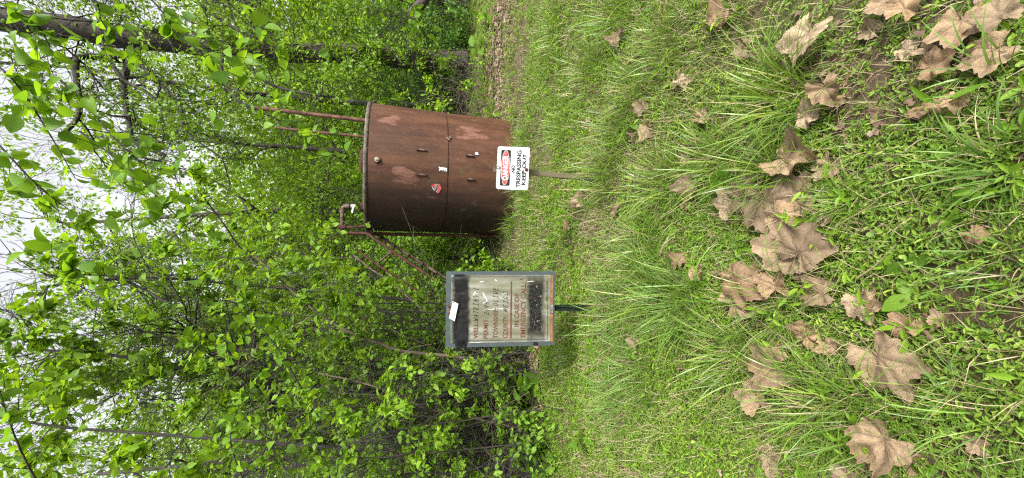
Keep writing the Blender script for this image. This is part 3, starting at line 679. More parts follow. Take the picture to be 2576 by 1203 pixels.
# ================================================================ WOODS
def proj(p):
    v = np.asarray(p) - np.array([0, 0, CAM_H]); zc = v @ FWD
    zc = np.where(np.abs(zc) < 1e-3, 1e-3, zc)
    return 1288 - (v @ UPV) / zc * F_PX, 601.5 - (v @ RGT) / zc * F_PX, zc
def seen(p, m=260, near=.5):
    a, b, z = proj(p); return (z > near) & (a > -m) & (a < 2576 + m) & (b > -m) & (b < 1203 + m)
def nrm(v): return v / (np.linalg.norm(v) + 1e-9)
class Skel:
    def __init__(s, seed): s.t = Tubes(); s.tips = []; s.dirs = []; s.rng = np.random.default_rng(seed); s.cnt = 0
    def path(s, pts, r, n=7): s.t.add(pts, r, n); s.cnt += 1
    def grow(s, p, d, L, r, lvl, grav=.0, wob=.22, kids=(3, 5), ratio=.6, spread=.8, tipn=5, sides=None):
        rng = s.rng
        if not seen(p, 700).all(): return
        n = 4 if lvl == 0 else 6
        pts = [p]; d = nrm(d); ds = [d]
        for _ in range(n):
            d = nrm(d + rng.normal(0, wob, 3) + np.array([0, 0, grav])); p = p + d * L / n; pts.append(p); ds.append(d)
        rr = np.linspace(r, max(r * .35, .0018 + .00016 * max(p[1], 0)), n + 1)
        s.t.add(np.array(pts), rr, sides or (6 if r > .03 else 4 if r > .008 else 3)); s.cnt += 1
        if lvl == 0:
            for i in range(tipn):
                u = rng.uniform(.15, 1) * n; k = min(int(u), n - 1); f = u - k
                s.tips.append(pts[k] * (1 - f) + pts[k + 1] * f); s.dirs.append(ds[k + 1])
        else:
            for _ in range(rng.integers(kids[0], kids[1] + 1)):
                u = rng.uniform(.25, 1); k = min(int(u * n), n - 1)
                side = nrm(np.cross(ds[k], rng.normal(0, 1, 3)))
                s.grow(pts[k], nrm(ds[k] + side * spread * rng.uniform(.7, 1.3)), L * ratio * rng.uniform(.7, 1.2), rr[k] * .6, lvl - 1, grav, wob, kids, ratio, spread, tipn)
            s.grow(pts[-1], d, L * ratio, rr[-1], lvl - 1, grav, wob, kids, ratio, spread, tipn)
def foliage_from(name, sk, n, size, matl, parent, tmpl=LEAF2, spread=.12, up=.5, droop=.25, jit=.8, m=260):
    rng = sk.rng
    if not sk.tips: return None
    T = np.array(sk.tips); D = np.array(sk.dirs); nc = max(6, n // 11); kc = rng.integers(0, len(T), nc); wt_ = rng.gamma(.8, 1, nc); k = kc[rng.choice(nc, n, p=wt_ / wt_.sum())]
    pos = T[k] + rng.normal(0, spread, (n, 3)); D = D[k]
    ok = seen(pos, m) & (pos[:, 2] > gz(pos[:, 0], pos[:, 1]) + .02); pos, D = pos[ok], D[ok]; n = len(pos)
    if n < 5: return None
    X, Yv, Z = frames(rng, n, D, up, jit, droop)
    o = scatter(name, tmpl, pos, X, Yv, Z, size * rng.uniform(.55, 1.3, n), matl, parent, wide=rng.uniform(.75, 1.2, n))
    if o: o['kind'] = 'stuff'
    return o
def tubes_part(name, sk, matl, parent, stuff=False):
    V = np.concatenate(sk.t.V) - np.array(parent.location)[None]
    o = link(name, new_mesh(name, V, np.concatenate(sk.t.F), True), matl, parent)
    if stuff: o['kind'] = 'stuff'
    return o
def trunk_part(name, pts, r, matl, parent, sides=12, rough=.06, seed=0):
    rg = np.random.default_rng(seed); V, F = tube_geo(pts, r, sides)
    rr = np.repeat(np.broadcast_to(np.asarray(r, float), (len(pts),)), sides)
    c = np.repeat(np.asarray(pts, float), sides, 0); V = c + (V - c) * (1 + rg.normal(0, rough, len(V)))[:, None]
    return link(name, new_mesh(name, V - np.array(parent.location)[None], F, True), matl, parent)
def tree(label, x, y, h, lean, cz, L, lvl, n, size, matl, r, seed, bark_=None, name='forest_tree', group='trees standing in the wood', limbs=9, spread=.16, tmpl=LEAF2, kids=(3, 5), grav=.03, tsp=None):
    z0 = float(gz(x, y)) - .1; base = np.array([x, y, z0]); rg = np.random.default_rng(seed)
    th = thing(name, label, 'tree', base, group)
    k = 9; pts = [base + np.array([lean[0] * u ** 1.3 + .06 * h * .2 * math.sin(5 * u + seed), lean[1] * u ** 1.3, h * u]) for u in np.linspace(0, 1, k)]
    pts = np.array(pts); rr = np.linspace(r, r * .3, k); rr[0] = r * 1.3
    trunk_part('trunk', curve(pts, 22), np.interp(np.linspace(0, 1, 22), np.linspace(0, 1, k), rr), bark_ or M['bark'], th, 10, .05, seed)
    sk = Skel(seed)
    for i in range(limbs):
        u = rg.uniform(cz, 1) if i else .99; q = min(int(u * (k - 1)), k - 2); p = pts[q] + (pts[q + 1] - pts[q]) * (u * (k - 1) - q)
        a = rg.uniform(0, 2 * np.pi); d = np.array([math.cos(a), math.sin(a), rg.uniform(.05, .8)])
        if not i: d = np.array([0, 0, 1.])
        sk.grow(p, d, L * rg.uniform(.7, 1.2), rr[q] * .55, lvl, grav, .2, kids)
    if sk.t.V: tubes_part('branches', sk, bark_ or M['bark'], th, True)
    foliage_from('crown', sk, int(n * .56), size * 1.3, matl, th, tmpl, spread)
    return th
def bush(label, tx, ty, Y, h, rad, n, size, matl, seed, stems=9, stemmat=None, name='bush', cat='bush', group='bushes at the edge of the wood', tmpl=LEAF2, lvl=2, lean=(0, 0), spread=.10, low=0.0, sr=.02):
    p = P(tx, ty, Y); x = p[0]; z0 = float(gz(x, Y)) - .03; base = np.array([x, Y, z0]); rg = np.random.default_rng(seed)
    th = thing(name, label, cat, base, group); sk = Skel(seed)
    for i in range(stems):
        a = rg.uniform(0, 2 * np.pi); q = rad * rg.uniform(.1, 1)
        d = nrm(np.array([math.cos(a) * q + lean[0], math.sin(a) * q + lean[1], h * .8]))
        b = base + np.array([math.cos(a), math.sin(a), 0]) * rg.uniform(0, .18 * rad)
        sk.grow(b, d, h * rg.uniform(.45, .8), sr * rg.uniform(.6, 1.3), lvl, -.03, .17, (3, 5), .55, .75)
    tubes_part('stems', sk, stemmat or M['bark_dark'], th, True)
    if low: pass
    foliage_from('foliage', sk, int(n * .56), size * 1.25, matl, th, tmpl, spread)
    return th

# ---- the far wood: one mass of foliage
def mass(name, label, n_cl, per, xr, yr, ztop, size, matl, seed, csize=.5, cat='wood', zlow=0, keep=None):
    rng = np.random.default_rng(seed)
    y = rng.uniform(yr[0], yr[1], n_cl); x = rng.uniform(-1, 1, n_cl) * y * xr
    z0 = gz(x, y); z = z0 + zlow + rng.uniform(0, 1, n_cl) ** .9 * ztop(x, y, rng)
    if name == 'wood_understory': y = np.where((x > .5) & (y < 12), y + 3.5, y); z = z - z0 + gz(x, y)
    c = np.stack([x, y, z], 1)
    k = np.repeat(np.arange(n_cl), per); n = len(k)
    pos = c[k] + rng.normal(0, 1, (n, 3)) * (csize * rng.uniform(.5, 1.2, n_cl))[k][:, None] * np.array([1, 1, .7])
    ok = seen(pos, 200) & (pos[:, 2] > gz(pos[:, 0], pos[:, 1])); 
    pos = pos[ok]; n = len(pos); X, Yv, Z = frames(rng, n, None, .45, .5, .2)
    o = scatter(name, LEAF2, pos, X, Yv, Z, size * rng.uniform(.6, 1.35, n), matl, None, wide=rng.uniform(.9, 1.5, n))
    return tag(o, label, cat, None, 'stuff')
mass('distant_wood', 'bright green mass of foliage filling the far side of the wood', 4400, 36, .78, (16, 28), lambda x, y, r: .9 + y * (.37 + .32 * (x / y - .06) ** 2 + .02 * np.sin(x / y * 11 + 2.0)) + r.normal(0, .35, len(x)), .22, M['leaf_far'], 11, .75)
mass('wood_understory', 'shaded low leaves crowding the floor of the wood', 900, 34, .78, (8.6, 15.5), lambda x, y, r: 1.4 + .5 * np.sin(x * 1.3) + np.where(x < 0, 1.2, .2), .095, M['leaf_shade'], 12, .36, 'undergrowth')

# ---- the big tree at the right with its vine
bt_ = G(1163, 156); Yt = 11.3
base = P(1163, 156, Yt); base[2] = float(gz(base[0], Yt)) - .15
big = thing('forest_tree', 'tallest dark thick-trunked tree right of the tank, wrapped in climbing vines', 'tree', base, 'trees standing in the wood')
tp_ = [P(1172, 157, Yt), P(1074, 150, Yt), P(980, 144, Yt), P(882, 137, Yt), P(717, 132, Yt - .1), P(580, 121, Yt - .2), P(450, 108, Yt - .3), P(300, 92, Yt - .5), P(150, 68, Yt - .7), P(0, 52, Yt - .9), P(-160, 40, Yt - 1)]
tpc = curve(tp_, 60); rad = np.interp(np.linspace(0, 1, 60), [0, .08, .3, .6, 1], [.31, .25, .235, .24, .2])
trunk_part('trunk', tpc, rad, M['bark'], big, 16, .045, 3)
sk = Skel(21)
limbs = [([P(352, 140, 10.9), P(300, 150, 10.6), P(210, 142, 10.2), P(190, 170, 10.0), P(200, 280, 9.7), P(160, 340, 9.5)], .085),
         ([P(400, 106, 11), P(335, 140, 10.7), P(312, 215, 10.3), P(325, 310, 10.0), P(342, 360, 9.8), P(415, 390, 9.6)], .08),
         ([P(480, 112, 11), P(350, 80, 11.0), P(165, 46, 10.8), P(0, 25, 10.6), P(-120, 10, 10.5)], .10),
         ([P(700, 130, 11.1), P(640, 95, 11.0), P(570, 60, 11.2), P(500, 10, 11.4)], .07),
         ([P(620, 122, 11), P(640, 180, 10.6), P(700, 220, 10.4), P(800, 240, 10.2), P(860, 245, 10.1)], .05),
         ([P(560, 120, 11), P(560, 200, 10.5), P(610, 260, 10.1), P(700, 300, 10), P(740, 330, 9.8)], .05),
         ([P(330, 140, 10.8), P(390, 200, 10.3), P(450, 260, 10.0), P(470, 330, 9.8), P(560, 400, 9.5)], .045),
         ([P(290, 90, 10.8), P(250, 30, 10.8), P(200, -60, 11)], .07),
         ([P(250, 85, 10.8), P(300, 190, 9.9), P(380, 240, 9.6), P(430, 320, 9.3)], .045)]
for pts, r in limbs:
    c = curve(pts, 26); sk.path(c, np.linspace(r, r * .4, 26) * (1 + .06 * np.sin(np.arange(26) * 1.7)), 8)
    for k in sk.rng.integers(6, 26, 9):
        k = min(k, 25); d = nrm(c[min(k + 1, 25)] - c[k - 1]); side = nrm(np.cross(d, sk.rng.normal(0, 1, 3)))
        sk.grow(c[k], d * .5 + side, sk.rng.uniform(.7, 1.5), r * .28, 2, -.02, .3, (3, 4), .6, .9)
for k in range(8, 60, 3):
    for _ in range(2):
        a = sk.rng.uniform(0, 6.28); sk.grow(tpc[k], np.array([math.cos(a), math.sin(a), sk.rng.uniform(-.1, .6)]), sk.rng.uniform(.7, 1.7), .02, 1, -.02, .3, (3, 5), .6, .9)
tubes_part('branches', sk, M['bark_dark'], big, True)
foliage_from('crown', sk, 9000, .10, M['leaf_mid'], big, LEAF2, .13)
vin = thing('climbing_vine', 'leafy vine with pale stems climbing the trunk of the tallest tree', 'vine', base + np.array([-.05, -.3, 0]))
sv_ = Skel(5)
for i in range(16):
    a0 = sv_.rng.uniform(math.pi * .9, math.pi * 2.1); a = a0; k0 = int(sv_.rng.integers(0, 12)); k1 = int(sv_.rng.integers(18, 44)); pts = []
    for k in range(k0, k1, 2):
        a += sv_.rng.normal(0, .22); pts.append(tpc[k] + (rad[k] + .025) * np.array([math.cos(a), math.sin(a), 0]))
    pts = curve(pts, len(pts) * 3); sv_.path(pts, .008, 4)
    for q in pts[::2]:
        sv_.tips.append(q); sv_.dirs.append(nrm(q - tpc[k0] + np.array([0, -.2, .1])))
    for q in pts[::5]: sv_.grow(q, nrm(np.array([sv_.rng.normal(0, 1), -1, sv_.rng.normal(0, .6)])), sv_.rng.uniform(.2, .7), .006, 0, -.05, .35)
tubes_part('vine_stems', sv_, M['vine'], vin, True)
foliage_from('vine_leaves', sv_, 4200, .085, M['leaf_mid'], vin, LEAF6, .07)

# ---- other trees
def gx(ty, Y): return P(1150, ty, Y)[0]
tree('tree with many crooked dark limbs behind the storage tank', gx(420, 14), 14, 9.0, (.3, .2), .35, 2.4, 3, 7000, .095, M['leaf_bright'], .12, 31, limbs=11)
tree('slim tree standing just right of the tallest vine tree', gx(20, 13), 13, 9.5, (-.4, 0), .25, 2.2, 3, 9000, .095, M['leaf_mid'], .11, 32, limbs=12)
tree('tree behind the pipe stubs and handrails of the ladder stair', gx(640, 15), 15, 7.4, (-.3, .2), .3, 2.2, 3, 6500, .10, M['leaf_bright'], .11, 33, limbs=10)
tree('slender tree half hidden behind the top of the well sign', gx(790, 11.5), 11.5, 6.8, (.2, 0), .3, 1.9, 3, 10000, .085, M['leaf_mid'], .085, 34, limbs=11)
tree('dark leaning tree left of the well sign, farthest back in the thicket', gx(960, 12.5), 12.5, 8.6, (1.0, 0), .3, 2.1, 3, 8000, .09, M['leaf_mid'], .12, 35, M['bark_dark'], limbs=12, kids=(2, 4))
tree('leafy tree at the left edge of the wood, behind the leaning trunk', gx(1130, 10.5), 10.5, 8.2, (.5, 0), .25, 1.9, 3, 6500, .085, M['leaf_mid'], .11, 36, limbs=10, kids=(2, 4))
tree('sparse high tree whose crown shows against the sky above the tank', gx(540, 17), 17, 13.0, (-.8, 0), .55, 2.6, 3, 6500, .12, M['leaf_far'], .15, 37, kids=(2, 3), limbs=11)
tree('tall thin tree with open crown against the sky left of the white limb', gx(900, 16), 16, 12.4, (.4, 0), .5, 2.6, 3, 6500, .12, M['leaf_far'], .14, 38, kids=(2, 3), limbs=11)
tree('tall tree at the far left whose crown breaks up the white sky', gx(1120, 15), 15, 12.5, (.2, 0), .45, 2.5, 3, 6500, .11, M['leaf_far'], .14, 39, kids=(2, 3), limbs=11)
tree('tall tree filling the sky between the tank and the vine tree', gx(280, 16), 16, 12.6, (-.3, 0), .5, 2.5, 3, 6500, .12, M['leaf_far'], .14, 40, kids=(2, 3), limbs=11)
# pale sycamore limb
b0 = P(900, 700, 18.5); b0[2] = float(gz(b0[0], 18.5)) - .1
sy = thing('sycamore_tree', 'pale white-barked sycamore with forked limbs showing through the leaves against the sky', 'tree', b0)
c1 = curve([b0, P(760, 690, 18.5), P(600, 672, 18.5), P(548, 655, 18.5), P(500, 645, 18.5), P(468, 628, 18.5), P(452, 610, 18.4), P(430, 585, 18.3)], 40)
trunk_part('trunk', c1, np.linspace(.2, .10, 40), M['bark_pale'], sy, 10, .04, 5)
for pts, r in (([P(470, 630, 18.5), P(440, 640, 18.4), P(425, 655, 18.3), P(400, 650, 18.2)], .05), ([P(600, 672, 18.5), P(560, 695, 18.3), P(500, 700, 18.2), P(460, 705, 18)], .07), ([P(452, 610, 18.4), P(420, 620, 18.2), P(380, 600, 18)], .05), ([P(700, 685, 18.5), P(640, 720, 18.3), P(560, 735, 18.2)], .07)):
    c = curve(pts, 14); trunk_part('limb', c, np.linspace(r, r * .5, 14), M['bark_pale'], sy, 8, .04, 6)
sk = Skel(77)
for k in range(22, 40, 2): sk.grow(c1[k], nrm(np.array([sk.rng.normal(0, 1), sk.rng.normal(0, .5), .6])), 1.6, .02, 2, 0, .2)
foliage_from('crown', sk, 1800, .12, M['leaf_far'], sy)

# ---- leaning trunks and saplings of the thicket on the left
def stem_tree(label, pts, r0, r1, matl, seed, n, size, lmat, twigs=14, tl_=.8, cat='sapling', name='sapling', lvl=1, tmpl=LEAF6, leafmin=3, spread=.04, group='saplings in the thicket left of the tank', gr=-.01):
    pts = [np.array(p, float) for p in pts]; g = pts[0].copy(); g[2] = min(g[2], float(gz(g[0], g[1]))) - .06
    if pts[0][2] - g[2] > .12: pts = [g] + pts
    else: pts[0] = g
    th = thing(name, label, cat, g, group); c = curve(pts, 34)
    trunk_part('trunk', c, np.linspace(r0, r1, 34), matl, th, 9, .05, seed)
    sk = Skel(seed)
    for _ in range(twigs):
        k = int(sk.rng.integers(leafmin, 34)); k = min(k, 33); d = nrm(c[min(k + 1, 33)] - c[k - 1]); side = nrm(np.cross(d, sk.rng.normal(0, 1, 3)))
        sk.grow(c[k], d * .5 + side, tl_ * sk.rng.uniform(.5, 1.3), max(r1 * .6, .005), lvl, gr, .22, (3, 5), .6, .9)
    tubes_part('branches', sk, matl, th, True)
    foliage_from('crown', sk, int(n * .55), size * 1.25, lmat, th, tmpl, spread)
    return th
stem_tree('sapling with a curved tan-barked stem rising just left of the well sign', [P(1262, 918, 5.0), P(1140, 897, 5.0), P(1015, 884, 5.0), P(940, 858, 5.0), P(867, 830, 5.0), P(783, 774, 5.1), P(700, 700, 5.2), P(640, 640, 5.2)], .026, .009, M['bark_tan'], 51, 1900, .075, M['leaf_bright'], 22, .7, leafmin=15)
stem_tree('slanting sapling with pale tan stem near the fallen brown leaves', [P(1294, 1075, 4.6), P(1155, 1042, 4.6), P(1080, 1030, 4.7), P(1006, 996, 4.8), P(900, 960, 4.9), P(800, 940, 5)], .022, .008, M['bark_tan'], 52, 2400, .07, M['leaf_mid'], 24, .7, leafmin=8)
stem_tree('thick ridged brown trunk leaning low across the thicket at the left edge', [P(1240, 1300, 5.6), P(1192, 1210, 5.6), P(1100, 1150, 5.6), P(1010, 1105, 5.7), P(937, 1076, 5.8), P(820, 1030, 6.0), P(700, 985, 6.2), P(600, 930, 6.3)], .085, .035, M['bark'], 53, 3400, .07, M['leaf_mid'], 26, 1.0, lvl=2, name='leaning_tree', cat='tree', group='leaning trees', leafmin=16)
stem_tree('dark trunk leaning right high among leaves at the left side', [P(1150, 1290, 6.8), P(950, 1130, 6.8), P(773, 1030, 6.8), P(700, 985, 6.8), P(644, 955, 6.8), P(560, 900, 6.9), P(470, 830, 7)], .06, .03, M['bark_dark'], 54, 4000, .075, M['leaf_mid'], 28, 1.0, lvl=2, name='leaning_tree', cat='tree', group='leaning trees', leafmin=12)
stem_tree('upright dark sapling reaching the top of the picture at far left', [P(1200, 1160, 5.2), P(900, 1130, 5.2), P(500, 1101, 5.2), P(350, 1089, 5.2), P(150, 1074, 5.2), P(0, 1049, 5.2), P(-120, 1030, 5.2)], .022, .009, M['bark_dark'], 55, 3200, .085, M['leaf_bright'], 30, .7, leafmin=8)
stem_tree('dark twin-stemmed sapling behind the middle of the thicket', [P(1270, 985, 6.3), P(1000, 940, 6.3), P(860, 900, 6.3), P(760, 905, 6.2), P(600, 880, 6.2), P(420, 850, 6.1), P(280, 800, 6)], .03, .01, M['bark_dark'], 56, 4200, .08, M['leaf_mid'], 34, .9, lvl=2, leafmin=9)
stem_tree('slim dark sapling arching right over the ladder stair', [P(1240, 840, 6.9), P(1000, 790, 6.8), P(850, 760, 6.7), P(720, 700, 6.6), P(620, 640, 6.4), P(560, 560, 6.2), P(500, 480, 6.0)], .028, .008, M['bark_dark'], 57, 1900, .075, M['leaf_bright'], 18, .55, leafmin=21)
stem_tree('young tree with dense leafy top left of the open white sky', [P(1230, 780, 7.6), P(900, 740, 7.6), P(650, 720, 7.5), P(420, 700, 7.3), P(250, 705, 7.2), P(120, 720, 7)], .04, .015, M['bark_dark'], 58, 2800, .085, M['leaf_bright'], 20, 1.1, lvl=2, leafmin=12, name='young_tree', cat='tree', group='trees standing in the wood')
stem_tree('young tree with dark leaves crossing the left part of the sky', [P(1290, 1010, 6.0), P(1000, 990, 6.2), P(700, 960, 6.4), P(450, 920, 6.5), P(250, 890, 6.5), P(80, 880, 6.5)], .045, .014, M['bark_dark'], 59, 2600, .09, M['leaf_bright'], 20, 1.1, lvl=2, leafmin=10, name='young_tree', cat='tree', group='trees standing in the wood')

# ---- bushes
LB = M['leaf_bright']; LM = M['leaf_mid']; LS = M['leaf_shade']
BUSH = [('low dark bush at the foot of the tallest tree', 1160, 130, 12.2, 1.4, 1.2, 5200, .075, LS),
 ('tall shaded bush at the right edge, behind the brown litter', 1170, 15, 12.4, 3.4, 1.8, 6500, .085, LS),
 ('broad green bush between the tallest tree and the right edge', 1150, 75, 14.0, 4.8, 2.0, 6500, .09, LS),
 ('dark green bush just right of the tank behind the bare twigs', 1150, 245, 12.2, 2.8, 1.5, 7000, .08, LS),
 ('bright bush showing above the right side of the tank roof', 1150, 330, 11.8, 5.2, 1.8, 9000, .085, LB),
 ('bright bush showing above the roof hatch of the tank', 1150, 440, 12.4, 5.0, 1.9, 9000, .085, LB),
 ('bright leafy bush directly behind the roof vent pipe', 1150, 530, 11.0, 4.3, 1.6, 9000, .08, LB),
 ('fresh green bush seen through the handrails of the stair', 1160, 640, 9.4, 2.6, 1.4, 7500, .07, LB),
 ('leafy low bush growing up through the lower end of the stair', 1215, 690, 5.9, .7, .45, 1500, .055, LB),
 ('low weedy bush at the lower left of the thicket edge', 1335, 930, 4.7, .8, .6, 2600, .055, LM),
 ('low weedy bush at the thicket edge near the left border', 1345, 1080, 4.4, .8, .7, 2800, .055, LM),
 ('low bush growing round the foot of the stair', 1190, 700, 7.7, 1.0, .8, 2600, .06, LB),
 ('green bush behind the top right corner of the well sign', 1190, 790, 8.4, 3.2, 1.5, 8000, .07, LM),
 ('tall thicket bush directly left of the well sign', 1250, 900, 6.4, 2.9, 1.1, 4800, .065, LM),
 ('twiggy bush left of the well sign over the brown leaves', 1300, 985, 5.4, 2.5, 1.1, 3600, .06, LM),
 ('dense bush nearest the left edge of the grass', 1290, 1100, 5.2, 2.6, 1.1, 3800, .06, LM),
 ('bush at the very left edge under the leaning trunk', 1270, 1190, 5.0, 2.7, 1.0, 4000, .065, LM),
 ('high green bush behind the tan sapling', 1200, 1010, 8.6, 4.4, 1.6, 9000, .075, LB),
 ('high green bush behind the thick leaning trunk', 1200, 1150, 8.0, 4.2, 1.6, 9000, .075, LM),
 ('high green bush rising behind the tan sapling and the slanting stems', 1190, 900, 9.6, 4.6, 1.6, 9000, .08, LB)]
for i, (lab, tx, ty, Y, h, rd, n, s, m_) in enumerate(BUSH):
    bush(lab, tx, ty, Y, h, rd, n, s, m_, 100 + i, stems=9 if h < 3 else 12, tmpl=LEAF6 if Y < 6.6 else LEAF2, lvl=2 if h < 4.5 else 2, spread=.08 if Y > 7 else .04)
# bare tangle of grey twigs beside the tank, and bare twigs low in the left thicket
def tangle(label, tx, ty, Y, h, rad_, n, seed, mt, L=1.2):
    p = P(tx, ty, Y); b = np.array([p[0], Y, float(gz(p[0], Y)) - .03]); th = thing('bare_shrub', label, 'shrub', b, 'bare twiggy shrubs'); sk = Skel(seed)
    for _ in range(n):
        a = sk.rng.uniform(0, 6.28); q = rad_ * sk.rng.uniform(0, .9)
        sk.grow(b + np.array([math.cos(a) * q, math.sin(a) * q, 0]), nrm(np.array([sk.rng.normal(0, .6), sk.rng.normal(0, .5), 1])), h * sk.rng.uniform(.5, 1), .006, 1, -.12, .32, (4, 6), .65, 1.0)
    tubes_part('twigs', sk, mt, th, True)
    return th
tangle('bare tangled grey-brown shrub between the tallest tree and the tank', 1175, 225, 9.4, 1.5, 1.0, 46, 61, M['twig_grey'])
tangle('bare dark twigs massed low left of the well sign', 1280, 960, 5.9, 1.6, .8, 22, 62, M['bark_dark'])
tangle('bare brown twigs crossing in front of the thick leaning trunk', 1290, 1080, 5.0, 1.7, .8, 34, 63, M['twig_grey'])
tangle('bare dark brush at the left edge below the leaning trunk', 1290, 1180, 5.0, 1.5, .7, 20, 64, M['bark_dark'])
tangle('tall thin grey twigs tangled in front of the tan sapling', 1300, 965, 4.9, 2.2, .6, 24, 66, M['twig_grey'])
tangle('tall dark bare twigs standing before the thick leaning trunk', 1300, 1050, 4.6, 2.8, .8, 30, 67, M['bark_dark'])
tangle('bare twiggy brush in the dark hollow behind the stair', 1200, 650, 8.4, 1.1, .9, 30, 65, M['twig_grey'])

def canes(label, x0, x1, Y, n, seed, hmin, hmax, mt, r=.011, lm=None, nl=0):
    rg = np.random.default_rng(seed); cx_ = P(1290, (x0 + x1) / 2, Y)[0]; b = np.array([cx_, Y, float(gz(cx_, Y)) - .03])
    th = thing('arching_shrub', label, 'shrub', b, 'shrubs with long arching canes'); sk = Skel(seed)
    for _ in range(n):
        yy = Y + rg.uniform(-.35, .5); x = P(1290, rg.uniform(x0, x1), yy)[0]; q = np.array([x, yy, float(gz(x, yy)) - .03]); h = rg.uniform(hmin, hmax); s_ = min(rg.normal(-.15, .6), .18); f = rg.normal(-.1, .35)
        c = curve([q, q + np.array([s_ * .12 * h, f * .1 * h, h * .45]), q + np.array([s_ * .42 * h, f * .4 * h, h * .85]), q + np.array([s_ * .85 * h, f * .7 * h, h * rg.uniform(.75, 1.0)]), q + np.array([s_ * 1.15 * h, f * h, h * rg.uniform(.45, .85)])], 26)
        c += rg.normal(0, .006, c.shape); rr = r * rg.uniform(.5, 1.3); sk.path(c, np.linspace(rr, rr * .3, 26), 5)
        for k in rg.integers(6, 25, 5):
            d = nrm(c[k + 1] - c[k - 1]); sk.grow(c[k], nrm(d + nrm(np.cross(d, rg.normal(0, 1, 3))) * .8), rg.uniform(.25, .8), rr * .35, 1, -.03, .2, (2, 3), .6, .8, sides=3)
    tubes_part('canes', sk, mt, th, True)
    if nl: foliage_from('foliage', sk, nl, .075, lm, th, LEAF6, .03)
canes('arching dark canes crossing the thicket just left of the well sign', 860, 1000, 4.6, 15, 71, 1.4, 2.8, M['bark_dark'], .009, M['leaf_bright'], 1700)
canes('arching dark canes tangled across the far left of the thicket', 1020, 1200, 4.3, 15, 72, 1.3, 2.9, M['bark_dark'], .010, M['leaf_bright'], 1700)
canes('tall arching dark canes reaching high behind the well sign', 760, 960, 5.6, 13, 73, 2.4, 4.4, M['bark_dark'], .012, M['leaf_bright'], 1400)
# ---- overhanging branches with big leaves close to the camera; every leaf a part
LEAFME = []
for i, (wd, pk, fo, dr_) in enumerate(((.40, .3, .10, .18), (.36, .34, .16, .05), (.42, .3, .05, .3), (.33, .36, .2, .22))):
    V, F = ovate(6, wd, pk, fo, dr_, .10); me = new_mesh('leaf', V, F, True); me.materials.append(M['leaf_near']); LEAFME.append(me)
def put_leaf(parent, pos, d, size, rng, up=.5, meshes=None, mt=None):
    X, Yv, Z = frames(rng, 1, np.array([d]), up, .35, .15)
    o = bpy.data.objects.new('leaf', (meshes or LEAFME)[int(rng.integers(0, 4))]); C.objects.link(o); o.parent = parent
    mm = Matrix.Identity(4)
    for i in range(3):
        mm[i][0] = X[0][i] * size; mm[i][1] = Yv[0][i] * size; mm[i][2] = Z[0][i] * size; mm[i][3] = pos[i] - parent.location[i]
    o.matrix_local = mm; return o
def overhang(label, pts, seed, n, size=.085, twigs=7, r=.008, tl_=.35):
    rng = np.random.default_rng(seed); c = curve(pts, 30)
    th = thing('overhanging_branch', label, 'branch', c[0], 'leafy branches hanging into the view close by')
    sk = Skel(seed); sk.path(c, np.linspace(r, .0022, 30), 6); spots = []
    for k in range(4, 30, max(1, 26 // twigs)):
        d = nrm(c[min(k + 1, 29)] - c[k - 1]); side = nrm(np.cross(d, rng.normal(0, 1, 3))); p = c[k]; q = [p]; dd = nrm(d * .9 + side)
        for _ in range(6): dd = nrm(dd + rng.normal(0, .18, 3) - np.array([0, 0, .06])); p = p + dd * tl_ / 6 * rng.uniform(.8, 1.2); q.append(p)
        sk.path(np.array(q), np.linspace(.0028, .0013, 7), 4)
        spots += [(a, dd) for a in q[1:]]
    spots += [(c[k], nrm(c[k] - c[k - 1])) for k in range(8, 30, 1)]
    tubes_part('twigs', sk, M['bark_dark'], th)
    for i in range(n):
        p, d = spots[int(rng.integers(0, len(spots)))]; side = nrm(np.cross(d, rng.normal(0, 1, 3)))
        st_ = nrm(d * .5 + side) ; put_leaf(th, p + st_ * .012, st_, size * rng.uniform(.6, 1.2), rng)
    return th
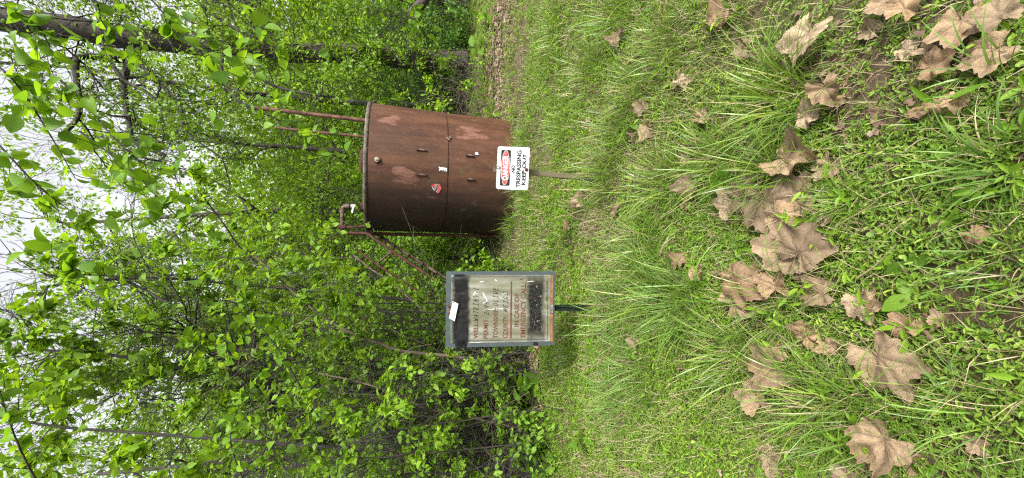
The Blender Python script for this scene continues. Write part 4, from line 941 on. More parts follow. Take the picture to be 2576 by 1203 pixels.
OV = [('leafy branch hanging beside the trunk in the upper right, largest bright leaves', [P(300, -80, 3.0), P(400, 20, 3.0), P(440, 80, 3.0), P(500, 130, 3.0), P(540, 170, 3.0)], 55, .095),
 ('drooping branch whose leaf cluster hangs in front of the tall dark trunk', [P(560, -60, 3.1), P(640, 40, 3.1), P(690, 100, 3.1), P(720, 150, 3.1)], 26, .09),
 ('branch with a bright leaf spray level with the top of the tall steel pole', [P(150, 200, 3.3), P(220, 270, 3.3), P(290, 350, 3.2), P(360, 410, 3.2), P(450, 440, 3.2)], 60, .09),
 ('long leafy branch above the tank between the steel poles and the sky', [P(200, 330, 3.8), P(330, 430, 3.8), P(420, 520, 3.8), P(500, 600, 3.9)], 60, .10),
 ('leafy branch hanging just above the thin steel pole', [P(560, 200, 4.2), P(640, 260, 4.2), P(720, 320, 4.2), P(800, 380, 4.2)], 42, .10),
 ('leafy spray crossing the top left corner of the sky', [P(-60, 120, 3.2), P(40, 210, 3.2), P(120, 330, 3.2), P(190, 450, 3.2)], 62, .10),
 ('dense leaf spray at the top of the sky opening', [P(-60, 300, 3.6), P(30, 400, 3.5), P(110, 480, 3.5), P(220, 560, 3.5)], 60, .10),
 ('tulip tree branch with large leaves left of the sky opening', [P(420, 760, 3.4), P(300, 700, 3.4), P(200, 690, 3.4), P(130, 670, 3.3)], 50, .10),
 ('leafy bough at the far left top, big leaves against the sky', [P(120, 1260, 3.6), P(60, 1150, 3.6), P(20, 1050, 3.6), P(-10, 950, 3.6)], 50, .09),
 ('bright broad leaves hanging in the thicket at the far left', [P(640, 1260, 3.4), P(600, 1180, 3.4), P(580, 1100, 3.4), P(600, 1020, 3.4)], 45, .085),
 ('sunlit leafy sprig crossing the left thicket above the well sign', [P(760, 980, 3.8), P(700, 880, 3.8), P(640, 800, 3.8), P(600, 720, 3.8)], 55, .09),
 ('leafy sprig hanging at the right edge beside the sawn limb', [P(860, -50, 4.0), P(960, -10, 4.0), P(1030, 10, 4.0), P(1045, 50, 4.0)], 30, .10),
 ('small leafy sprig at the top right near the fork of the trunk', [P(180, -60, 4.0), P(240, 0, 4.0), P(260, 60, 4.0), P(330, 110, 4.1)], 45, .09),
 ('leafy sprig dangling at the far top right corner', [P(-60, -40, 3.4), P(20, 20, 3.4), P(90, 60, 3.4), P(130, 120, 3.4)], 45, .09)]
for i, (lab, pts, n, s) in enumerate(OV): overhang(lab, pts, 200 + i, n, s)
# sawn limb at the right
sw = thing('sawn_limb', 'stub of a sawn brown limb among leaves at the right edge', 'limb', P(1062, -30, 7.5))
c = curve([P(1090, -60, 7.6), P(1066, 0, 7.5), P(1050, 20, 7.4), P(1034, 38, 7.3)], 10)
trunk_part('limb', c, np.linspace(.10, .085, 10), M['bark'], sw, 12, .04)
e = c[-1]; dd = nrm(c[-1] - c[-2]); trunk_part('cut_face', [e, e + dd * .01], [.08, .078], M['bark_tan'], sw, 12, .01)
V, F_ = tube_geo([e + dd * .008, e + dd * .012], [.078, .001], 12); link('cut_face', new_mesh('cut_face', V - np.array(sw.location)[None], F_), M['bark_tan'], sw)
# ================================================================ GRASS, GROUND COVER, LITTER
def pn(x, y, s=1.0, o=0.0):            # smooth patch noise 0..1
    return .5 + .25 * (np.sin(s * (1.3 * x + .7 * y) + o) + np.sin(s * (-.9 * x + 1.6 * y) + 2.1 + o) * .8 + np.sin(s * (2.7 * x - 1.9 * y) + 4 + o) * .5) / 1.15
def wedge(rng, n, y0, y1, wide=.80, power=2):
    y = (rng.uniform(y0 ** power, y1 ** power, n)) ** (1 / power); x = rng.uniform(-1, 1, n) * (y * wide + .25); return x, y
def blades(name, x, y, L, wdt, lean, rng, matl, seg=4, z=None, az=None, parent=None, curl=1.0, kind='stuff'):
    n = len(x); z = gz(x, y) - .005 if z is None else z; az = rng.uniform(0, 2 * np.pi, n) if az is None else az
    t = np.linspace(0, 1, seg + 1)[None]
    th0 = lean[:, None] * .25; th1 = lean[:, None] * (1 + curl * .6)
    th = th0 + (th1 - th0) * t
    ds = (L / seg)[:, None]
    hx = np.concatenate([np.zeros((n, 1)), np.cumsum(np.sin(th[:, :-1]) * ds, 1)], 1); hz = np.concatenate([np.zeros((n, 1)), np.cumsum(np.cos(th[:, :-1]) * ds, 1)], 1)
    d = np.stack([np.cos(az), np.sin(az)], 1)
    tw = az[:, None] + np.pi / 2 + rng.normal(0, .5, (n, 1)) + t * rng.normal(0, .8, (n, 1))
    wd = wdt[:, None] * (1 - t ** 2.2) * .5 + .0002
    c = np.stack([x[:, None] + hx * d[:, 0:1], y[:, None] + hx * d[:, 1:2], z[:, None] + hz], -1)
    s = np.stack([np.cos(tw) * wd, np.sin(tw) * wd, wd * .25], -1)
    V = np.stack([c - s, c + s], 2).reshape(-1, 3)
    V[:, 2] = np.maximum(V[:, 2], gz(V[:, 0], V[:, 1]) + .003)
    k = np.arange(seg) * 2; q = np.stack([k, k + 1, k + 3, k + 2], 1)
    F = (q[None] + (np.arange(n) * (seg + 1) * 2)[:, None, None]).reshape(-1, 4)
    if parent is not None: V = V - np.array(parent.location)[None]
    o = link(name, new_mesh(name, V, F, True), matl, parent)
    return o
rng = np.random.default_rng(7)
def sprigs(name, label, n, y0, y1, leaves, size, tmpl, seed, matl, hmax=.05, dens=.5, cat='ground cover', off=0):
    rng = np.random.default_rng(seed); x, y = wedge(rng, n, y0, y1)
    d = pn(x, y, 2.2, off) * .6 + pn(x, y, 6, 3 + off) * .4 + np.where(x < -.2, .12, 0)
    ok = d + rng.normal(0, .1, n) > dens; x, y = x[ok], y[ok]; n = len(x)
    h = rng.uniform(.2, 1, n) * hmax * (.5 + pn(x, y, 3, 1)); k = np.repeat(np.arange(n), leaves); m = len(k)
    a = rng.uniform(0, 2 * np.pi, n)[k] + np.tile(np.arange(leaves), n) * 2.4 + rng.normal(0, .4, m)
    pos = np.stack([x[k], y[k], gz(x[k], y[k]) + h[k] * rng.uniform(.3, 1, m)], 1)
    D = np.stack([np.cos(a), np.sin(a), rng.normal(.15, .3, m)], 1)
    X, Yv, Z = frames(rng, m, D, .75, .15, 0); pos = pos + X * .003
    o = scatter(name, tmpl, pos, X, Yv, Z, size * rng.uniform(.55, 1.35, m), matl, None, wide=rng.uniform(.7, 1.1, m))
    return tag(o, label, cat, None, 'stuff')
LZ = (np.array([[0, 0, 0], [.35, .17, .05], [1, 0, -.06], [.35, -.17, .05]]), np.array([[0, 2, 1], [0, 3, 2]]))
LZ4 = (np.array([[0, 0, 0], [.3, .16, .05], [.65, .13, .04], [1, 0, -.1], [.65, -.13, .04], [.3, -.16, .05]]), np.array([[0, 2, 1], [0, 3, 2], [0, 4, 3], [0, 5, 4]]))
sprigs('ground_cover', 'tiny bright pointed leaves carpeting the grass nearest the camera', 21000, .35, 2.4, 5, .021, LZ4, 301, M['cover'], .045, .41)
sprigs('ground_cover', 'tiny bright leaves carpeting the middle of the clearing', 30000, 2.3, 5.4, 4, .028, LZ, 302, M['cover'], .05, .42)
sprigs('ground_cover', 'short green growth on the far lawn before the tank and wood', 26000, 5.2, 12, 3, .042, LZ, 303, M['cover'], .06, .40)
CLV = (np.array([[0, 0, 0], [.25, .32, .05], [.7, .42, .03], [1, .12, 0], [.93, -.2, 0], [.6, -.44, .03], [.2, -.28, .05]]), np.array([[0, 2, 1], [0, 3, 2], [0, 4, 3], [0, 5, 4], [0, 6, 5]]))
sprigs('clover_patch', 'small round clover-like leaves between the pointed ones in the foreground', 5200, .4, 3.4, 3, .019, CLV, 304, M['cover'], .035, .52)
sprigs('tall_shoots', 'taller pointed shoots sticking up from the carpet of small leaves', 2600, .5, 4.5, 6, .042, LZ4, 305, M['leaf_bright'], .11, .5)
sprigs('ground_cover', 'sparser small leaves filling the bare earth between patches', 16000, .35, 4.2, 4, .021, LZ4, 306, M['cover'], .04, .5, off=3.4)
# short fine turf
def turf(name, label, n, y0, y1, L, wd, seed, matl, seg, dens, cat='grass', lean=.7, curl=1.0):
    rng = np.random.default_rng(seed); x, y = wedge(rng, n, y0, y1); d = pn(x, y, 2.8, 5) * .6 + pn(x, y, 8, 1) * .4
    ok = d + rng.normal(0, .12, n) > dens; x, y = x[ok], y[ok]; n = len(x)
    o = blades(name, x, y, L * rng.uniform(.4, 1.4, n) * (.6 + .8 * pn(x, y, 2, 2)), wd * rng.uniform(.6, 1.3, n), np.abs(rng.normal(lean, .35 if curl > .5 else .15, n)), rng, matl, seg, curl=curl)
    return tag(o, label, cat, None, 'stuff')
turf('fine_grass', 'fine green grass blades between the dead leaves up close', 9000, .35, 2.6, .10, .0032, 311, M['grass'], 4, .42)
turf('fine_grass', 'fine green grass in the middle of the clearing round the sign posts', 11000, 2.4, 5.6, .12, .0035, 312, M['grass'], 3, .42)
turf('fine_grass', 'fine grass on the far lawn round the tank', 11000, 5.4, 11, .10, .005, 313, M['grass'], 2, .42)
turf('dead_straw', 'dry tan straw and grass stems lying among the near leaves', 22000, .35, 3.2, .11, .002, 314, M['straw'], 2, .30, 'straw', 1.5, .02)
turf('dead_straw', 'dry tan straw thatching the far part of the clearing', 22000, 3.0, 9.5, .13, .0042, 315, M['straw'], 2, .36, 'straw', 1.45, .02)
def litter(label, n, fx, size, seed):
    rng = np.random.default_rng(seed); x, y = fx(rng, n); n = len(x); pos = np.stack([x, y, gz(x, y) + rng.uniform(.005, .05, n)], 1)
    X, Yv, Z = frames(rng, n, None, .7, .3, 0); X[:, 2] *= .4
    tm = (np.array([[0, 0, .1], [.2, .42, 0], [.5, .2, .06], [.8, .34, 0], [1, 0, .12], [.75, -.3, .05], [.5, -.18, 0], [.15, -.4, .08]]), np.array([[0, 2, 1], [0, 4, 2], [2, 4, 3], [0, 6, 4], [4, 6, 5], [0, 7, 6]]))
    o = scatter('leaf_litter', tm, pos, X, Yv, Z, size * rng.uniform(.5, 1.3, n), M['litter']); return tag(o, label, 'leaf litter', None, 'stuff')
def lit_right(rng, n):
    y = rng.uniform(6.6, 10.5, n); x = rng.uniform(1.4, 8.5, n) ; ok = rng.uniform(0, 1, n) < .25 + .75 * (y > 7.4); ok &= x > 1.0 + (y - 6.2) * .15; return x[ok], y[ok]
litter('brown leaf litter on the bank right of the tank', 9000, lit_right, .085, 321)
def lit_left(rng, n):
    y = rng.uniform(3.9, 6.5, n); x = -rng.uniform(.75, 4.6, n); ok = (y > 4.15 + .2 * np.sin(3 * x)) & (pn(x, y, 3) > .3); return x[ok], y[ok]
litter('brown leaf litter under the left thicket', 6000, lit_left, .10, 322)
def lit_all(rng, n): x, y = wedge(rng, n, .4, 8); ok = pn(x, y, 3.1, 2.7) > .52; return x[ok], y[ok]
litter('scraps of crumbled dead leaf scattered through the grass', 5200, lit_all, .028, 323)

sprigs('bank_growth', 'leafy green growth on the bank between the lawn and the wood', 5200, 7.8, 12.5, 7, .075, LZ, 307, M['leaf_mid'], .28, .40, 'undergrowth', 1.0)
sprigs('bank_growth', 'leafy low growth along the foot of the left thicket', 2600, 3.9, 6.5, 7, .06, LZ, 308, M['leaf_mid'], .2, .66, 'undergrowth', 2.0)
# ---- tussocks of long grass, each one its own thing
def tussock(label, tx, ty, n, L, spread_, seed, matl=None, wd=.006, name='grass_tussock', cat='grass tussock', lean=.75, dirx=0):
    g = G(tx, ty); rng = np.random.default_rng(seed); th = thing(name, label, cat, (g[0], g[1], float(gz(g[0], g[1]))), 'long grass tussocks in the clearing')
    r = spread_ * np.sqrt(rng.uniform(0, 1, n)); a = rng.uniform(0, 2 * np.pi, n); x = g[0] + r * np.cos(a); y = g[1] + r * np.sin(a)
    az = a + rng.normal(0, .7, n)
    if dirx: az = np.where(rng.uniform(0, 1, n) < .45, rng.normal(0 if dirx > 0 else np.pi, .8, n), az)
    ln = np.abs(rng.normal(lean, .3, n)) * (.5 + .8 * r / spread_)
    n1 = int(n * .84)
    blades('blades', x[:n1], y[:n1], L * rng.uniform(.45, 1.15, n1), wd * rng.uniform(.5, 1.25, n1), ln[:n1], rng, matl or M['grass'], 7, az=az[:n1], parent=th, curl=1.3)['kind'] = 'stuff'
    blades('dry_blades', x[n1:], y[n1:], L * rng.uniform(.35, .9, n - n1), wd * .6 * np.ones(n - n1), ln[n1:] * 1.5, rng, M['straw'], 6, az=az[n1:], parent=th, curl=1.3)['kind'] = 'stuff'
    return th
GB = M['grass_blue']
TU = [('tussock of long arching grass just beyond the danger sign post', 1540, 440, 130, .36, .16, None, .0055),
 ('large tussock of long grass in front of the danger sign post', 1690, 470, 150, .36, .17, None, .006),
 ('tall tussock of dark long grass in front of the well sign post', 1730, 760, 170, .42, .16, GB, .006),
 ('tussock of long grass right of the well sign post', 1640, 610, 120, .36, .15, None, .0055),
 ('big tussock of long grass at the far right of the clearing', 1560, 45, 150, .40, .2, None, .0065),
 ('tussock of grass at the right edge of the clearing, just nearer than the biggest', 1680, 120, 110, .34, .16, None, .006),
 ('spreading tussock of fine bright grass in the near right, beside curled leaves', 1980, 250, 150, .34, .15, None, .0055),
 ('low tussock of grass between the danger sign and the near curled leaves', 1830, 400, 120, .33, .15, None, .006),
 ('small tussock of blades rising among the overlapping brown leaves', 1960, 430, 90, .30, .1, None, .006),
 ('round tuft of hair-fine dark grass beside the brown leaf pile', 2150, 500, 150, .16, .05, None, .0022),
 ('coarse blue-green tussock of broad blades at the near edge', 2540, 420, 60, .22, .07, GB, .006),
 ('coarse blue-green tussock in the nearest corner on the left of centre', 2570, 660, 55, .18, .09, GB, .005),
 ('long thin grass leaning over the leaf litter at the left side', 1620, 930, 110, .36, .16, GB, .0055),
 ('tussock of fine grass on the left between two dead leaves', 1870, 900, 120, .32, .15, None, .005),
 ('loose tussock of grass near the left edge of the clearing', 1560, 1010, 120, .30, .18, GB, .005),
 ('tussock of fine blades near the crumpled leaf on the left', 2060, 1000, 110, .30, .14, None, .005),
 ('tussock of fine blades close to the camera on the far left', 2200, 1060, 100, .28, .14, None, .005),
 ('small tussock left of the well sign where the lawn meets the litter', 1440, 900, 90, .26, .16, None, .005),
 ('small tussock growing against the left foot of the tank', 1290, 560, 130, .34, .22, None, .007),
 ('small tussock growing against the front foot of the tank beside the sign', 1325, 500, 110, .32, .22, None, .007),
 ('grass tuft at the right foot of the tank', 1330, 350, 90, .28, .2, None, .007),
 ('tall fringe of grass hiding the middle of the tank foot', 1318, 440, 120, .36, .3, None, .007),
 ('fringe of grass by the tank foot, between the sign and the right flank', 1322, 400, 110, .34, .28, None, .007),
 ('long blades leaning at the lower left corner of the well sign', 1560, 800, 120, .4, .2, GB, .006),
 ('long arching blades between the well sign post and the tall dark tussock', 1640, 700, 130, .42, .2, None, .006),
 ('shaggy tussock at the right, below the biggest far right one', 1490, 180, 120, .34, .22, None, .006),
 ('shaggy bright tussock on the right between two small dead leaves', 1600, 220, 120, .34, .18, None, .0055),
 ('bright arching tussock by the small leaf right of the danger post', 1560, 340, 120, .36, .18, None, .0055),
 ('thin tussock on the far lawn behind the danger sign', 1420, 330, 110, .28, .2, None, .006),
 ('tussock of grass at the far right end of the lawn by the litter bank', 1400, 70, 120, .3, .25, None, .007),
 ('low grey-green tussock in the nearest right corner', 2530, 200, 22, .2, .06, GB, .005),
 ('feathery tussock among straw left of centre foreground', 1950, 760, 90, .28, .12, None, .004),
 ('near tussock at the bottom left of the clearing by the crumpled leaf', 2500, 1040, 50, .2, .1, GB, .004)]
for i, (lab, tx, ty, n, L, sp, mt_, wd) in enumerate(TU): tussock(lab, tx, ty, int(n * 1.45), L * 1.08, sp * 1.1, 400 + i, mt_, wd)

# ---- fallen sycamore leaves
def sycamore(seed, curl=.3, n=90, rings=7):
    rg = np.random.default_rng(seed); th = np.linspace(-math.pi, math.pi, n, endpoint=False)
    lobes = np.array([0, .86, -.86, 1.75, -1.75]); ln = np.array([1, .88, .88, .62, .62]) * rg.uniform(.9, 1.08, 5)
    rr = np.zeros(n); vein = np.zeros(n)
    for a, l in zip(lobes, ln):
        d = np.abs((th - a + np.pi) % (2 * np.pi) - np.pi); rr = np.maximum(rr, l * np.clip(1 - (d / .62) ** .95 * .46, 0, 1)); vein = np.maximum(vein, (d < .05) * 1.0)
    rr = np.maximum(rr, .55 + .0 * th); rr = np.where(np.abs(th) > 2.6, .30 - .22 * (np.abs(th) - 2.6) / .54, rr)
    rr = rr * (1 + .13 * (((th * 3.1 + seed) % 1.0) - .5) * (rr > .45)) * (1 + rg.normal(0, .02, n))
    V = [(0, 0, 0)]; vn = [1.0]; ph = rg.uniform(0, 6.28, 4); rs = np.linspace(0, 1, rings + 1)[1:] ** .9
    ca = rg.uniform(-.6, .6); fold = float(rg.choice([0, .15, .45, .8])) * (curl > .3); roll = float(rg.choice([0, .5, -.6])) * (curl > .4)
    for q in rs:
        for k in range(n):
            r = rr[k] * q; x, y = r * math.cos(th[k]), r * math.sin(th[k])
            d = min(abs((th[k] - a + np.pi) % (2 * np.pi) - np.pi) for a in lobes)
            z = -.05 * math.cos(d * 9) * r * (.6 + curl) + .05 * math.sin(5.3 * x + 7.1 * y + ph[2]) * (.3 + curl) + .035 * math.sin(13 * x - 4 * y + ph[1]) * (.3 + curl) + .02 * math.sin(23 * y + 11 * x + ph[0]) * r + curl * .55 * r * r * math.sin(2 * th[k] + ph[0]) + curl * .35 * r ** 2 * math.sin(3 * th[k] + ph[1]) + .03 * math.sin(9 * x + ph[2]) * math.sin(8 * y + ph[3]) * (.5 + curl)
            z += curl * .8 * max(0, (x * math.cos(ca) + y * math.sin(ca)) - .35) ** 1.6
            z += fold * abs(y) * (1 if abs(y) < .4 else .8) + roll * y * y
            V.append((x * (1 - .2 * curl * r), y * (1 - .25 * curl * r), z)); vn.append(vein[k] * (1 - .3 * q))
    F = [(0, 1 + k, 1 + (k + 1) % n) for k in range(n)]
    T = []
    for i in range(rings - 1):
        for k in range(n):
            a, b = 1 + i * n + k, 1 + i * n + (k + 1) % n; T += [(a, a + n, b + n), (a, b + n, b)]
    V = np.array(V); base_n = len(V)
    # stalk
    sp_, sf = tube_geo(curve([(-.02, 0, .01), (-.3, .05 * rg.normal(), .03), (-.6, .1 * rg.normal(), .01)], 6), .014, 4)
    sf = sf + base_n; V = np.vstack([V, sp_]); F = F + T + [tuple(t) for q in sf for t in ((q[0], q[1], q[2]), (q[0], q[2], q[3]))]
    vn += [1.0] * len(sp_)
    V[:, 0] -= .3; V *= .6
    me = new_mesh('sycamore_leaf', V, np.array(F), True)
    at = me.attributes.new('vein', 'FLOAT', 'POINT'); at.data.foreach_set('value', np.array(vn, np.float32))
    return me
def dead_mat():
    m, nt = mat('dead_leaf'); ri = N(nt, 'ObjectInfo').outputs['Random']; at = N(nt, 'Attribute'); at.attribute_name = 'vein'; tc = N(nt, 'TexCoord')
    n1 = N(nt, 'TexNoise', Scale=3.5, Detail=7, Roughness=.65); nt.links.new(tc.outputs['Object'], n1.inputs['Vector'])
    n2 = N(nt, 'TexNoise', Scale=18, Detail=5, Roughness=.7); nt.links.new(tc.outputs['Object'], n2.inputs['Vector'])
    base = ramp(nt, ri, [(0, (.15, .105, .060)), (.25, (.25, .185, .108)), (.5, (.32, .21, .112)), (.75, (.18, .112, .058)), (1, (.37, .29, .18))])
    c = mixc(nt, ramp(nt, n1.outputs[0], [(.35, (0, 0, 0)), (.7, (.6, .6, .6))]), base, (.11, .07, .045))
    c = mixc(nt, ramp(nt, n2.outputs[0], [(.55, (0, 0, 0)), (.72, (.5, .5, .5))]), c, (.06, .038, .026))
    mv = N(nt, 'Math', operation='MULTIPLY'); mv.inputs[1].default_value = .65; nt.links.new(at.outputs['Fac'], mv.inputs[0])
    c = mixc(nt, mv.outputs[0], c, (.07, .042, .027))
    p = N(nt, 'BsdfPrincipled', Roughness=.65); p.inputs['Specular IOR Level'].default_value = .35; nt.links.new(c, p.inputs['Base Color'])
    b = N(nt, 'Bump', Strength=.35, Distance=.02); nt.links.new(n2.outputs[0], b.inputs['Height']); nt.links.new(b.outputs[0], p.inputs['Normal'])
    t = N(nt, 'BsdfTranslucent'); nt.links.new(c, t.inputs[0]); mx = N(nt, 'MixShader', Fac=.15); nt.links.new(p.outputs[0], mx.inputs[1]); nt.links.new(t.outputs[0], mx.inputs[2])
    fout(nt, mx.outputs[0]); return m
M['dead'] = dead_mat()
SY = [sycamore(500 + i, cu) for i, cu in enumerate((.22, .32, .42, .6, .8, 1.05, 1.25, .5, .35, .5, .7, .9))]
for me in SY: me.materials.append(M['dead'])
DL = [  # tx, ty, pixel size, curl variant, heading (deg in the picture), tilt, label
 (1825, 55, 70, 6, 20, 40, 'curled dead leaf standing on edge at the upper right of the clearing'),
 (1885, 128, 50, 4, 80, 15, 'smaller pale dead leaf below the curled one at the upper right'),
 (2058, 122, 105, 2, 150, 8, 'large greyish dead leaf spread flat in the right foreground'),
 (2192, 78, 70, 3, 60, 12, 'reddish tan dead leaf half hidden by shoots in the right foreground'),
 (2122, 245, 112, 5, 200, 18, 'thick folded dead leaf curled into a cup in the right foreground'),
 (2068, 285, 70, 4, 300, 10, 'grey dead leaf tucked beside the cup-shaped one'),
 (2035, 405, 112, 5, 260, 14, 'cupped dead leaf above the overlapping brown group'),
 (2012, 478, 95, 1, 20, 6, 'flat grey dead leaf under the cupped one'),
 (2000, 560, 100, 9, 240, 6, 'dull brown leaf filling the gap in the middle of the overlapping group'),
 (2030, 665, 90, 8, 60, 8, 'tan leaf at the left rim of the overlapping group, under the pale ones'),
 (1890, 755, 85, 3, 300, 14, 'curled grey-brown leaf touching the broad ribbed one on its left'),
 (1975, 700, 80, 10, 10, 12, 'bent leaf between the broad ribbed one and the overlapping group'),
 (2090, 430, 70, 11, 150, 12, 'rolled leaf just nearer than the cupped one'),
 (1958, 538, 130, 2, 190, 8, 'dark brown dead leaf with strong veins on top of the overlapping group'),
 (2066, 612, 112, 0, 330, 10, 'pale tan dead leaf at the near side of the overlapping group'),
 (1985, 628, 118, 1, 80, 12, 'pale dead leaf with pointed lobes in the middle of the overlapping group'),
 (1945, 655, 70, 0, 140, 6, 'orange-brown leaf tip showing beneath the overlapping group'),
 (1915, 722, 112, 2, 250, 8, 'broad ribbed dead leaf left of the overlapping group'),
 (1852, 700, 62, 5, 120, 20, 'crumpled dead leaf beyond the broad ribbed one'),
 (2066, 738, 78, 3, 100, 25, 'orange-tinged dead leaf with a dark spot, lying alone'),
 (1718, 650, 48, 4, 30, 12, 'rusty dead leaf lying under the tall dark tussock'),
 (1770, 690, 40, 5, 200, 14, 'small tan leaf by the tall dark tussock'),
 (2198, 775, 85, 1, 210, 8, 'grey dead leaf with straw lying across it'),
 (2300, 812, 72, 4, 30, 16, 'pale rumpled dead leaf near the big maple-shaped one'),
 (2350, 822, 60, 5, 160, 10, 'small crumpled leaf nearest the camera of the rumpled pair'),
 (2275, 928, 160, 0, 220, 5, 'big tan maple-shaped dead leaf lying open in the left foreground'),
 (2245, 1112, 140, 5, 140, 16, 'big dark crumpled dead leaf in the lower left foreground'),
 (2318, 1160, 80, 4, 330, 12, 'ragged grey dead leaf touching the big crumpled one'),
 (1950, 915, 110, 2, 100, 10, 'worn flat dead leaf among straw on the left'),
 (1925, 985, 78, 5, 30, 18, 'dark-spotted dead leaf on the left beside straw'),
 (1985, 880, 60, 3, 220, 8, 'brown dead leaf half under the worn flat one'),
 (2045, 830, 70, 4, 350, 12, 'grey dead leaf in the straw hollow left of centre'),
 (2112, 862, 55, 5, 60, 10, 'small dark dead leaf by the straw hollow'),
 (2440, 85, 130, 1, 170, 8, 'wide pale dead leaf in the nearest right corner'),
 (2545, 40, 110, 2, 20, 8, 'brown dead leaf cut by the right corner of the picture'),
 (2395, 165, 100, 4, 290, 12, 'rumpled dead leaf in the near right pile'),
 (2500, 150, 120, 0, 110, 6, 'broad tan dead leaf at the bottom of the near right pile'),
 (2330, 12, 110, 3, 330, 10, 'dead leaf lying across the right edge of the foreground'),
 (2240, 15, 90, 2, 60, 12, 'brown dead leaf at the right edge beside the pile'),
 (2300, 130, 60, 0, 230, 15, 'small smooth pale leaf beyond the near right pile'),
 (2375, 270, 62, 4, 80, 10, 'torn grey leaf below the near right pile'),
 (2440, 268, 70, 3, 170, 12, 'split pale leaf beside the broad-bladed shoot'),
 (1733, 212, 52, 6, 260, 75, 'orange-brown dead leaf standing upright in the right grass'),
 (1652, 330, 46, 5, 200, 30, 'small pinkish dead leaf curled behind a tussock'),
 (1630, 272, 40, 3, 40, 12, 'small tan dead leaf lying by the green dock leaves'),
 (1740, 385, 55, 4, 300, 12, 'tan dead leaf beneath the long grass right of the danger post'),
 (1778, 300, 45, 5, 90, 15, 'small grey leaf right of the near tussock'),
 (1755, 480, 60, 5, 150, 16, 'dark curled leaf under the large tussock'),
 (1850, 505, 80, 3, 20, 14, 'reddish leaf half buried beside the large tussock'),
 (1900, 490, 90, 1, 280, 8, 'grey leaf half under the dark veined one'),
 (1612, 858, 34, 3, 70, 10, 'small orange-brown leaf lying alone far left'),
 (1720, 915, 40, 4, 190, 8, 'brown leaf tucked in green growth on the left'),
 (1465, 515, 50, 5, 120, 20, 'crumbled pale leaf heap behind the danger sign post'),
 (1438, 565, 26, 1, 20, 6, 'little square tan leaf on the far lawn'),
 (1475, 490, 26, 6, 300, 40, 'dark curled scrap of leaf by the danger post'),
 (1560, 540, 40, 4, 200, 8, 'small tan leaf between the two sign posts'),
 (1575, 95, 45, 5, 30, 12, 'tan leaf under the grass at the right of the clearing'),
 (1590, 150, 36, 4, 130, 10, 'small tan leaf right of the green dock leaves'),
 (2480, 600, 60, 4, 220, 10, 'dead leaf beneath the coarse blue-green blades'),
 (2150, 1180, 60, 4, 60, 10, 'brown dead leaf cut by the left edge of the foreground'),
 (1960, 1160, 70, 3, 250, 12, 'pale curled leaf at the left edge among fine blades'),
 (2470, 1110, 55, 5, 90, 10, 'small dead leaf in the nearest left corner')]
for i, (tx, ty, px, v, hd, tilt, lab) in enumerate(DL):
    if i % 2 and v > 0: v = {1: 8, 2: 9, 3: 10, 4: 11, 5: 7, 6: 11}.get(v, v)
    g = G(tx, ty); dist = float(np.dot(g - np.array([0, 0, CAM_H]), FWD)); s = px * dist / F_PX * (1.45 if tx < 2100 else 1.25 if ty > 300 else 1.05)
    o = bpy.data.objects.new('dead_leaf', SY[0 if px == 160 else v]); C.objects.link(o); o.location = (g[0], g[1], g[2] + .022 + .1 * s * math.sin(R(tilt)) + (.018 * (i % 3)) + (.03 if px > 104 else 0))
    rg = random.Random(i); nx_ = Vector((rg.uniform(-1, 1), rg.uniform(-1.2, -.1), 0)).normalized()
    o.rotation_mode = 'QUATERNION'
    from mathutils import Quaternion
    o.rotation_quaternion = Quaternion(nx_.cross(Vector((0, 0, 1))), -R(tilt)) @ Quaternion((0, 0, 1), R(hd))
    o.scale = (s, s, s); tag(o, lab, 'dead leaf', 'fallen sycamore leaves')

# smaller broken leaves tucked between
rngb = random.Random(77)
for i in range(60):
    tx, ty = rngb.choice([(2000, 600), (1900, 560), (2060, 820), (2300, 850), (2450, 130), (2200, 1120), (1700, 560), (2090, 300), (1600, 250), (1950, 950)]); tx += rngb.gauss(0, 75); ty += rngb.gauss(0, 75)
    if not (1420 < tx < 2560 and 5 < ty < 1195): continue
    g = G(tx, ty); o = bpy.data.objects.new('dead_leaf', SY[rngb.randrange(3, 8)]); C.objects.link(o); s = rngb.uniform(.05, .12); o.scale = (s, s * rngb.uniform(.5, 1), s * 1.3)
    o.location = (g[0], g[1], g[2] + .015); o.rotation_euler = (rngb.uniform(-.5, .5), rngb.uniform(-.5, .5), rngb.uniform(0, 6.3))
    tag(o, 'small crumpled scrap of a dead leaf sunk among the green shoots', 'dead leaf', 'small crumpled leaf scraps in the grass')
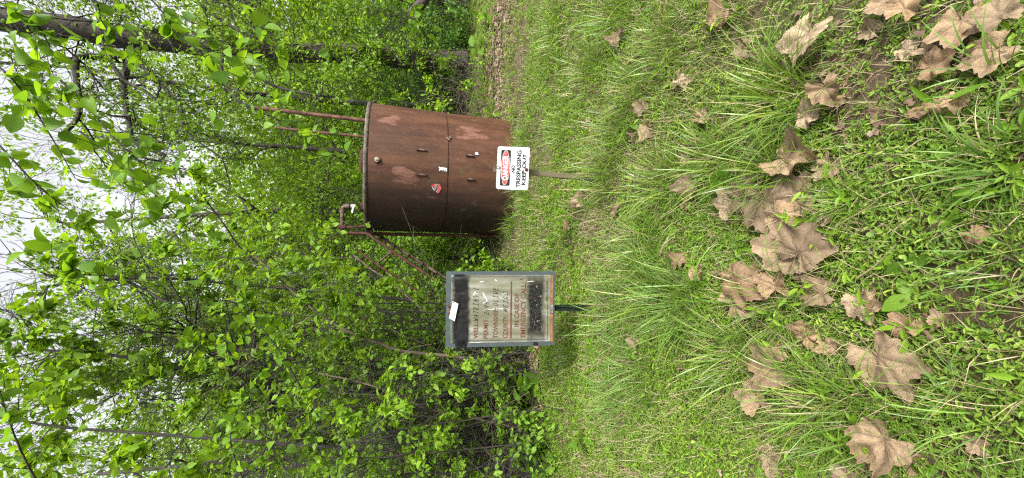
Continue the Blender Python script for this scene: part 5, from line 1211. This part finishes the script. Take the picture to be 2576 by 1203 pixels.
# ---- broad-leaved weeds and seedlings
def leafset(name, args, matl):
    out = []
    for (wd, pk, fo, dr_) in args:
        V, F = ovate(6, wd, pk, fo, dr_, 0); me = new_mesh('leaf', V, F, True); me.materials.append(matl); out.append(me)
    return out
WIDE = leafset('leaf', ((.27, .45, .06, .25), (.30, .4, .1, .1), (.24, .45, .08, .35), (.28, .5, .05, .15)), M['leaf_near'])
LAN = leafset('leaf', ((.12, .4, .05, .3), (.14, .4, .08, .15), (.11, .45, .06, .4), (.13, .4, .05, .2)), M['leaf_near'])
def weed(label, tx, ty, px, n, kind, seed, h=.1, name='leafy_plant', Y=None):
    g = G(tx, ty) if Y is None else None
    if Y is not None: g = P(tx, ty, Y); g[2] = float(gz(g[0], Y))
    dist = float(np.dot(g - np.array([0, 0, CAM_H]), FWD)); s = px * dist / F_PX; rng = np.random.default_rng(seed)
    th = thing(name, label, 'plant', g, 'broad-leaved plants and seedlings')
    top = g + np.array([rng.normal(0, .1) * h, rng.normal(0, .1) * h, h]); c = curve([g, (g + top) / 2 + np.array([.02 * h, 0, 0]), top], 8)
    MB().tube([tuple(q - g) for q in c], np.linspace(.004, .002, 8), 5).build('stem', M['plant_stem'], th)
    for i in range(n):
        u = (i + .6) / n if h > .05 else 1; p = c[min(int(u * 7), 7)]; a = i * 2.4 + rng.uniform(-.4, .4); d = np.array([math.cos(a), math.sin(a), rng.uniform(.1, .6)])
        put_leaf(th, p, nrm(d), s * rng.uniform(.7, 1.15), rng, .6, kind)
    return th
WD = [('seedling with big oval leaves before the left thicket', 1285, 970, 52, 8, WIDE, .42, 4.3), ('leafy sprig with long oval leaves at the right edge of the lawn', 1235, 45, 34, 9, WIDE, .35, None),
 ('leafy sprig of oval leaves on the litter bank', 1225, 125, 30, 9, WIDE, .4, None), ('small leafy plant growing beside the right foot of the tank', 1300, 287, 26, 7, WIDE, .32, None),
 ('oval-leaved weed lying on the turf nearest the camera', 2290, 655, 62, 3, WIDE, .03, None), ('single-stemmed weed with an oval leaf by the grey strawed leaf', 2300, 745, 60, 2, WIDE, .03, None),
 ('broad-bladed shoot with three long leaves in the near right', 2430, 268, 95, 4, LAN, .12, None), ('yellow-green lobed plant on the near turf', 2420, 500, 42, 6, WIDE, .06, None),
 ('yellow-green plant with narrow lobes nearest the camera', 2425, 555, 40, 5, LAN, .05, None), ('pale dock plant with long leaves in the right grass', 1690, 175, 60, 4, LAN, .08, None),
 ('grey-green dock leaves behind the large tussock', 1600, 315, 58, 5, LAN, .12, None), ('round-leaved weed under the large tussock', 1840, 460, 50, 4, WIDE, .05, None),
 ('nettle-like plant with pointed leaves in front of the tall dark tussock', 1780, 710, 28, 9, WIDE, .14, None), ('feathery bright weed beside the overlapping leaves', 1890, 610, 26, 12, LAN, .1, None),
 ('pointed-leaved seedling patch on the left lawn', 1500, 860, 24, 8, WIDE, .1, None), ('bright seedling in the left ground cover', 1660, 1010, 24, 8, WIDE, .1, None),
 ('bright broad seedling farther into the left ground cover', 1480, 1100, 34, 8, WIDE, .18, None), ('broad-leaved seedling at the far left by the litter', 1390, 1130, 40, 7, WIDE, .25, None),
 ('large-leaved seedling at the left edge under the thicket', 1350, 1185, 46, 7, WIDE, .3, 4.0), ('pale oval leaf pair at the bottom left', 2330, 1190, 70, 3, LAN, .04, None),
 ('bright yellow sprig by the upper right curled leaf', 1875, 40, 34, 3, WIDE, .08, None), ('heart-leaved weed beside the well sign corner', 1130, 705, 30, 7, WIDE, .5, 6.0),
 ('small vine-leaved plant between the posts', 1420, 760, 26, 6, WIDE, .08, None), ('tall thin weed at the right behind the clearing edge', 1250, 290, 30, 7, LAN, .35, None)]
for i, (lab, tx, ty, px, n, kd, h, Yv_) in enumerate(WD): weed(lab, tx, ty, px, n, kd, 600 + i, h, Y=Yv_)
# a few long fallen stems
for i, (pts, lab) in enumerate((([(2080, 590), (2150, 560), (2210, 530), (2250, 505)], 'long pale dry stem lying across the near turf'),
                                ([(2180, 700), (2230, 670), (2290, 618)], 'broad straw-coloured dead blade in the foreground'),
                                ([(1640, 310), (1760, 305), (1870, 298), (1960, 290)], 'long thin dry seed stalk in the right grass'))):
    ps = [G(*p) + np.array([0, 0, .05 + .01 * k]) for k, p in enumerate(pts)]; th = thing('dry_stem', lab, 'stem', ps[0]); c = curve(ps, 16) - ps[0]
    MB().tube([tuple(q) for q in c], np.linspace(.003, .0012, 16), 5).build('stalk', M['straw'], th)
